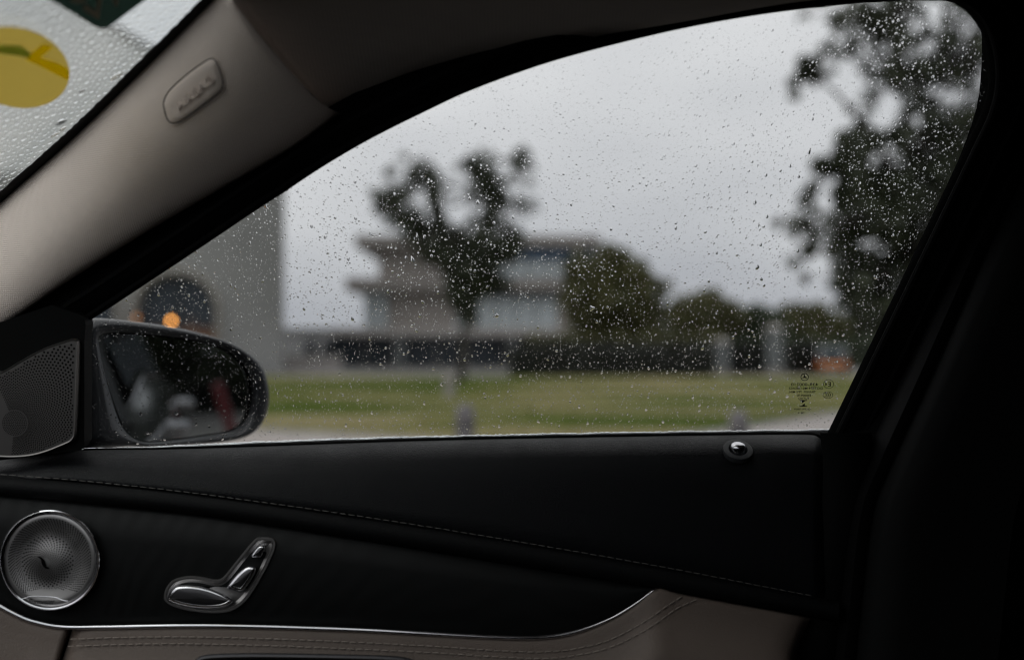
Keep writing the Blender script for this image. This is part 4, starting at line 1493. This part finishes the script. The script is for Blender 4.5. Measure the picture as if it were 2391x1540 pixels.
# closed shell of the cabin: roof, near side, floor, rear, dashboard
hx = -0.10
G().box(hx, 2.1, -.55, 1.0, 1.50, 1.53).build("roof_panel", M['paint'], body, smooth=False)
G().box(.101, .629, -.109, .64, 1.45, 1.499).build("centre_headliner", M['headl'], body, smooth=False)
G().box(hx - .06, .10, -.5, .86, 1.44, 1.499).build("header_trim", M['headl'], body, smooth=False)
G().box(.101, 1.6, -.5, -.11, 1.45, 1.499).build("near_headliner", M['headl'], body, smooth=False)
G().box(.63, 1.6, -.109, .64, 1.45, 1.499).build("rear_headliner", M['headl'], body, smooth=False)
G().box(-1.2, 2.1, -.62, -.56, .2, .98).build("near_door_panel", M['plastic'], body, smooth=False)
G().box(-.5, 2.1, -.60, -.5, 1.38, 1.499).build("near_roof_rail", M['headl'], body, smooth=False)
G().box(-.05, 2.1, -.61, -.57, .981, 1.379).build("near_pillar_light_block", M['plastic'], body, smooth=False)  # unseen; pillar widened across the driver's window to block its light
G().box(-1.2, 2.1, -.559, 1.2, .16, .2).build("floor_pan", M['plastic'], body, smooth=False)
G().box(1.6, 2.1, -.559, 1.0, .201, 1.499).build("rear_bulkhead", M['plastic'], body, smooth=False)
G().box(1.05, 1.6, .98, 1.04, .201, 1.499).build("rear_side_panel", M['plastic'], body, smooth=False)
dv_ = [(-1.2, .20), (-.72, .30), (-.68, .62), (-.72, .86), (-.80, .915), (-1.0, .935), (-1.2, .93)]
g = G().loft([[(x, y, z) for x, z in dv_] for y in (-.555, -.2, .2, .6, .975)])
g.cap([(x, -.555, z) for x, z in dv_]); g.cap([(x, .975, z) for x, z in dv_])
g.build("dashboard", M['pad'], body)
for yy in (-.40, -.1, .35, .65):
    pass

# --- outside skin of the doors (seen in the door mirror)
prof = [(.25, 1.10), (.32, 1.17), (.45, 1.19), (.62, 1.195), (.74, 1.185), (.82, 1.175), (.87, 1.165), (.91, 1.145), (.935, 1.115), (.945, 1.095)]
xs = np.linspace(-.42, 3.0, 40)
lift = lambda x: .02 * x + .085 * (lambda q: q * q * (3 - 2 * q))(min(1, max(0, (x - .55) / .9)))
G().loft([[(x, y_ - .02 * max(0, (x - 1.8) / 1.2) ** 2, z + lift(x)) for x in xs] for z, y_ in prof]).build("door_skin", M['flank'], body)
G().tube([(x, 1.098 - .02 * max(0, (x - 1.8) / 1.2) ** 2, .953 + lift(x)) for x in xs[10:]], .009, 8).build("belt_moulding", M['chrome'], body)
for x0 in (1.02, 2.0):
    zh = .845 + lift(x0)
    hd = crv([(x0, 1.168, zh), (x0 + .03, 1.21, zh), (x0 + .12, 1.22, zh + .003), (x0 + .21, 1.21, zh + .005), (x0 + .24, 1.165, zh + .006)], 20)
    G().tube(hd, .013, 8, flat=1.4).build("door_handle", M['chrome'], body)
gq = [[(x, 1.085 - (z - .96) * .42, z + lift(x)) for x in np.linspace(.95, 2.6, 12)] for z in np.linspace(.97, 1.40, 6)]
G().loft(gq).build("rear_side_window", M['dgl'], body)

# ================================================================== DOOR MIRROR
MP = at(400, 905, 1.225)
dd = ray(480, 930).normalized()
rr_ = Vector((1.0, 0.0, 0.0))
MNn = (rr_ - dd).normalized()


def mir(x, y, off=0.0):
    d_ = ray(x, y)
    t = (MP - CAM).dot(MNn) / d_.dot(MNn)
    return CAM + d_ * t + MNn * off


def mz(zx, zy):
    return (zx / 2.391 / 1.23505, (800 + zy / 2.391) / 1.23505)


hout = closed([mz(*p) for p in [(560, 372), (585, 315), (640, 278), (760, 278), (900, 292), (1150, 328), (1400, 385), (1600, 452), (1745, 540), (1828, 650), (1865, 800), (1850, 930), (1785, 1045), (1680, 1110), (1500, 1142), (1250, 1158), (1000, 1170), (900, 1165), (780, 1180), (600, 1190), (560, 1100), (556, 800), (556, 550)]], 150)
gout = closed([mz(*p) for p in [(672, 440), (690, 400), (760, 385), (860, 384), (1000, 392), (1300, 424), (1500, 472), (1620, 545), (1700, 640), (1732, 760), (1722, 890), (1685, 985), (1590, 1058), (1400, 1092), (1150, 1125), (1000, 1132), (930, 1112), (872, 1055), (800, 890), (735, 690), (695, 545)]], 150)
# align start of the two loops by angle about the glass centre
gc = gout.mean(0)


def byangle(poly, n_=150):
    a = np.arctan2(poly[:, 1] - gc[1], poly[:, 0] - gc[0])
    o = np.argsort(a)
    aa, pp = a[o], poly[o]
    q = np.linspace(-math.pi, math.pi, n_, endpoint=False)
    return np.stack([np.interp(q, aa, pp[:, k], period=2 * math.pi) for k in (0, 1)], 1)


ho, go = byangle(hout), byangle(gout)
lerp = lambda t: ho + (go - ho) * t
hc_ = ho.mean(0)
back = [[mir(*(hc_ + (p - hc_) * s_), h_) for p in ho] for s_, h_ in ((.25, -.155), (.55, -.145), (.8, -.115), (.95, -.07), (1.0, -.03))]
front = [[mir(*p, h_) for p in lerp(t)] for t, h_ in ((0, -.012), (.10, .002), (.28, .009), (.55, .011), (.80, .008), (.93, .002), (1.0, -.010))]
g = G().loft(back + front, wrap=True); g.cap(back[0][::-1])
mirror = g.build("door_mirror", M['paint'], car, sharp=None)
mirror["label"] = "black teardrop door mirror with wet housing outside the side window"
g = G(); g.cap([mir(*p, -.004) for p in inset(gout, -1.5)])
g.build("mirror_glass", M['mirror'], mirror, smooth=False)
gi = inset(gout, 1.0)
G().loft([[mir(*p, .0) for p in inset(gout, -2.5)], [mir(*p, -.001) for p in inset(gout, .0)], [mir(*p, -.0038) for p in inset(gout, 2.0)]], wrap=True).build("glass_rim", M['rubber'], mirror, sharp=None)
# foot joining the housing to the door
fa = mir(225, 1020, -.03)
G().tube([fa, fa + Vector((-.02, -.02, -.03)), Vector((fa.x - .03, 1.13, fa.z - .05)), Vector((fa.x - .03, 1.10, fa.z - .06))], [.03, .032, .034, .036], 14, flat=.8).build("foot", M['plastic'], mirror)


# ================================================================== STICKERS ON THE WINDSHIELD
def wz(zx, zy):
    return ((40 + zx / 5.97) / 1.23505, (zy / 5.97) / 1.23505)


def wprint(pts, off, name, m, parent, th=.0003):
    p_ = [ws(*q, off) for q in pts]
    o = mesh(name, p_, [tuple(range(len(p_)))], m, parent, smooth=False)
    return solid(o, th, 0)


c0 = wz(800, 900)
st = empty("round_sticker", tuple(ws(40, 160, .001)), "round ochre and yellow sticker inside the wet windshield", "sticker")
el = [((44 + 155 * math.cos(a) + 6 * math.sin(a)) / 1.235, (192 + 117 * math.sin(a) + 14 * math.cos(a)) / 1.235) for a in np.linspace(0, 2 * math.pi, 64, endpoint=False)]
wprint(el, .0008, "disc", M['stbase'], st)
wprint([wz(*p) for p in [(470, 735), (560, 740), (650, 785), (560, 870), (440, 965), (610, 1015), (780, 1080), (915, 1160), (938, 1230), (928, 1368), (800, 1300), (560, 1180), (380, 1085), (190, 1010), (270, 900), (380, 810)]], .0016, "yellow_print", M['styel'], st)
wprint([wz(*p) for p in [(-300, 740), (70, 750), (170, 800), (270, 890), (230, 960), (70, 930), (-300, 880)]], .002, "green_print", M['stgrn2'], st)
st = empty("green_sticker", tuple(ws(240, -10, .001)), "dark green rectangular sticker with tan characters at the windshield top", "sticker")
wprint([wz(*p) for p in [(-200, -510), (660, 0), (1380, 430), (1440, 458), (1520, 470), (1590, 462), (1650, 430), (2230, 0), (3000, -570), (1500, -1400)]], .0008, "sheet", M['stgreen'], st)
for pts in ([(1170, 110), (1200, 70), (1240, 60), (1405, 175), (1425, 20), (1400, -60), (1520, -60), (1480, 60), (1455, 300), (1430, 305), (1180, 150)],
            [(930, -40), (1000, 25), (1090, 45), (1190, 28), (1260, -40)], [(1670, -40), (1735, 82), (1762, 85), (1790, -40)]):
    wprint([wz(*p) for p in pts], .0014, "character_print", M['sttan'], st)


# ================================================================== RAINDROPS
def drop_shape(seg, seedv, contact=56, elong=1.0, tear=0.0, lump=0.06, rings=(1.0, .94, .80, .55, .26)):
    """unit drop, base in the XZ-like (u, v) plane, height along w. Returns verts (u, v, w), tris."""
    r_ = np.random.default_rng(seedv)
    th = rad(contact)
    R = 1 / math.sin(th)
    ph = np.linspace(0, 2 * np.pi, seg, endpoint=False)
    out = 1 + lump * (r_.normal() * np.cos(2 * ph + r_.uniform(0, 6)) + r_.normal() * np.cos(3 * ph + r_.uniform(0, 6)))
    V, T = [], []
    for q in rings:
        h = math.sqrt(max(0, R * R - q * q)) - R * math.cos(th)
        u = np.cos(ph) * out * q; v = np.sin(ph) * out * q
        v2 = v * elong
        u2 = u * (1 - tear * .5 * (v + .2))
        V += [(a, b, h) for a, b in zip(u2, v2)]
    nr = len(rings)
    V.append((0, 0, R - R * math.cos(th)))
    top = len(V) - 1
    for i in range(nr - 1):
        for k in range(seg):
            k2 = (k + 1) % seg
            T += [(i * seg + k, i * seg + k2, (i + 1) * seg + k2), (i * seg + k, (i + 1) * seg + k2, (i + 1) * seg + k)]
    for k in range(seg):
        T.append(((nr - 1) * seg + k, (nr - 1) * seg + (k + 1) % seg, top))
    b0_ = len(V)                                          # flat base with its own vertices
    V += [(V[k][0], V[k][1], 0.0) for k in range(seg)] + [(0, 0, 0)]
    for k in range(seg):
        T.append((b0_ + (k + 1) % seg, b0_ + k, b0_ + seg))
    return np.array(V), np.array(T)


def scatter(inside, box, n_try, sizes, maxn, gap=1.02):
    """large drops first, no overlaps. Coordinates and sizes in picture units."""
    cell = 14.0
    grid = {}
    out = []
    for r in sorted(sizes, reverse=True):
        for _ in range(n_try):
            x, y = random.uniform(box[0], box[1]), random.uniform(box[2], box[3])
            if not inside(x, y):
                continue
            ci, cj = int(x // cell), int(y // cell)
            ok = True
            for i in (ci - 1, ci, ci + 1):
                for j in (cj - 1, cj, cj + 1):
                    for (a, b, c) in grid.get((i, j), ()):
                        if (a - x) ** 2 + (b - y) ** 2 < ((c * (1.5 if c > 2.4 else 1.0) + r) * gap) ** 2:
                            ok = False
                            break
                    if not ok:
                        break
                if not ok:
                    break
            if ok:
                grid.setdefault((ci, cj), []).append((x, y, r))
                out.append((x, y, r))
                break
        if len(out) >= maxn:
            break
    return out


# side window: mask of the opening as a raster for speed
mw, mh = 600, 300
mask = np.zeros((mh, mw), bool)
opoly = [tuple(p) for p in ring]
for j in range(mh):
    y = (j + .5) * 1070 / mh
    xsn = []
    for i in range(len(opoly)):
        (xa, ya), (xb, yb) = opoly[i], opoly[(i + 1) % len(opoly)]
        if (ya > y) != (yb > y):
            xsn.append(xa + (y - ya) * (xb - xa) / (yb - ya))
    xsn.sort()
    for a, b in zip(xsn[::2], xsn[1::2]):
        i0, i1 = int(a / 2391 * mw), int(b / 2391 * mw)
        mask[j, max(0, i0 + 1):max(0, i1)] = True


def in_side(x, y):
    i, j = int(x / 2391 * mw), int(y / 1070 * mh)
    return 0 <= i < mw and 0 <= j < mh and mask[j, i] and y < belt(x) + 4


sz = np.clip(np.exp(rng.normal(math.log(.98), .50, 16500)), .45, 3.2)   # radius in d units
sz[:26] = rng.uniform(3.0, 4.8, 26)
sz = np.concatenate([sz, rng.uniform(.42, .9, 10000)])
drops = scatter(in_side, (190, 2310, 0, 1050), 60, sz.tolist(), 27000)
BIG = [(664, 441, 7), (618, 480, 5), (1383, 722, 6), (1160, 740, 5), (962, 608, 5)]
U_ = Vector((1, 0, 0)); U_ = (U_ - GN * U_.dot(GN)).normalized()
Vv = OUTW.cross(U_).normalized()
if Vv.z < 0:
    Vv = -Vv
shapes = []
for k in range(24):
    shapes.append(drop_shape(12, 100 + k, contact=random.choice((36, 40, 44, 50)), elong=random.uniform(.95, 1.4), tear=random.uniform(0, .35), lump=.07))
bigshapes = []
for k in range(12):
    bigshapes.append(drop_shape(20, 300 + k, contact=random.choice((46, 50, 54)), elong=random.uniform(1.0, 1.5), tear=random.uniform(.1, .7), lump=.10))
for k in range(46):                                       # beaded run-off trails
    x, y = random.uniform(260, 2150), random.uniform(420, 1000)
    sl_ = random.uniform(-.18, .05)
    for q in range(random.randint(5, 13)):
        x += sl_ * 5 + random.gauss(0, .5); y += random.uniform(3.0, 6.5)
        if in_side(x, y):
            drops.append((x, y, random.uniform(.55, 1.1) + (.9 if q > 11 else 0)))
drops.sort(key=lambda q: -q[2])
drops = [b_ for b_ in BIG] + drops
NB = 260
KD = 1.0 / F


tinyshapes = [drop_shape(8, 700 + k, contact=random.choice((36, 42, 48)), elong=random.uniform(.95, 1.4), tear=random.uniform(0, .3), lump=.06, rings=(1.0, .85, .45)) for k in range(12)]

midshapes = [drop_shape(10, 800 + k, contact=random.choice((36, 40, 44, 50)), elong=random.uniform(.95, 1.4), tear=random.uniform(0, .35), lump=.07, rings=(1.0, .92, .7, .36)) for k in range(24)]


def build_drops(lst, shp, place, ua, va, na, off, name, rotj=.25):
    Vs, Ts = [], []
    cnt = 0
    ua, va, na = np.array(ua), np.array(va), np.array(na)
    for (x, y, r) in lst:
        p = np.array(place(x, y)) + na * off
        rm = r * KD * p[1]
        sh_ = shp if shp is not shapes else (tinyshapes if r < .95 else midshapes if r < 1.7 else shapes)
        V, T = sh_[random.randrange(len(sh_))]
        a = random.gauss(0, rotj)
        ca, sa = math.cos(a), math.sin(a)
        u = V[:, 0] * ca - V[:, 1] * sa; v = V[:, 0] * sa + V[:, 1] * ca
        hs_ = random.uniform(.8, 1.05)
        P = p + (u[:, None] * ua + v[:, None] * va) * rm + V[:, 2][:, None] * na * rm * hs_
        Vs.append(P); Ts.append(T + cnt); cnt += len(V)
    # outward normals: base frame (u, v, n) must be right-handed
    T = np.concatenate(Ts)
    if np.dot(np.cross(ua, va), na) < 0:
        T = T[:, ::-1]
    return tri_mesh(name, np.concatenate(Vs), T, M['water'])


o = build_drops(drops[NB:], shapes, lambda x, y: gl(x, y, -.004), U_, Vv, OUTW, .0001, "rain_speckle")
tagp(o, "thousands of small raindrops speckling the outside of the side window", "raindrops", None, "stuff")
# the largest ones singly
bm_ = []
flip = U_.cross(Vv).dot(OUTW) < 0
for k, (V, T) in enumerate(bigshapes):
    o = tri_mesh("raindrop", V, T[:, ::-1] if flip else T, M['water'])
    bm_.append(o.data)
    bpy.data.objects.remove(o)
rot = Matrix((U_, Vv, OUTW)).transposed().to_4x4()
for i, (x, y, r) in enumerate(drops[:NB]):
    ob = bpy.data.objects.new("raindrop", bm_[i % len(bm_)])
    COL.objects.link(ob)
    p = gl(x, y, -.0041)
    s_ = r * KD * p.y
    ob.matrix_world = Matrix.Translation(p) @ rot @ Matrix.Rotation(random.gauss(0, .3), 4, 'Z') @ Matrix.Diagonal((s_, s_, s_ * random.uniform(.75, 1.0), 1))
    tagp(ob, "one of the larger clear raindrops clinging to the outside of the side window", "raindrop", "larger raindrops on the side window")

# windshield
def in_ws(x, y):
    if not (-70 < x < 520 and -60 < y < 470):
        return False
    xe = float(np.interp(y, E1[::-1, 1][::1] if E1[0, 1] < E1[-1, 1] else E1[::-1, 1], E1[::-1, 0]))
    return x < xe - 10


sz = np.clip(np.exp(rng.normal(math.log(2.1), .45, 4600)), 1.0, 6)
wd_ = scatter(in_ws, (-70, 520, -60, 470), 80, sz.tolist(), 4600, 1.08)
UW = Vector((0, 1, 0))
VW = Vector((1, 0, WK)).normalized()
wsh = [drop_shape(12, 500 + k, contact=random.choice((52, 58, 64)), elong=random.uniform(1.0, 1.5), tear=random.uniform(0, .5), lump=.08) for k in range(20)]
o = build_drops(wd_, wsh, lambda x, y: ws(x, y, -.005), UW, VW, -WN, .0001, "windshield_rain", .3)
tagp(o, "dense bright raindrops covering the outside of the windshield", "raindrops", None, "stuff")
flip = UW.cross(VW).dot(-WN) < 0
rot = Matrix((UW, VW, -WN)).transposed().to_4x4()
V, T = drop_shape(20, 900, contact=54, elong=1.5, tear=.3, lump=.06)
o = tri_mesh("raindrop", V, T[:, ::-1] if flip else T, M['water'])
wdm = o.data; bpy.data.objects.remove(o)
for (x, y, r) in ((279, 191, 11), (146, 222, 9), (149, 298, 10), (134, 327, 8), (198, 225, 6), (153, 313, 7)):
    ob = bpy.data.objects.new("raindrop", wdm)
    COL.objects.link(ob)
    p = ws(x, y, -.0055)
    s_ = r * KD * p.y
    ob.matrix_world = Matrix.Translation(p) @ rot @ Matrix.Rotation(random.gauss(0, .3), 4, 'Z') @ Matrix.Diagonal((s_, s_, s_, 1))
    tagp(ob, "large swollen raindrop near the windshield's edge by the pillar", "raindrop", "large raindrops on the windshield")
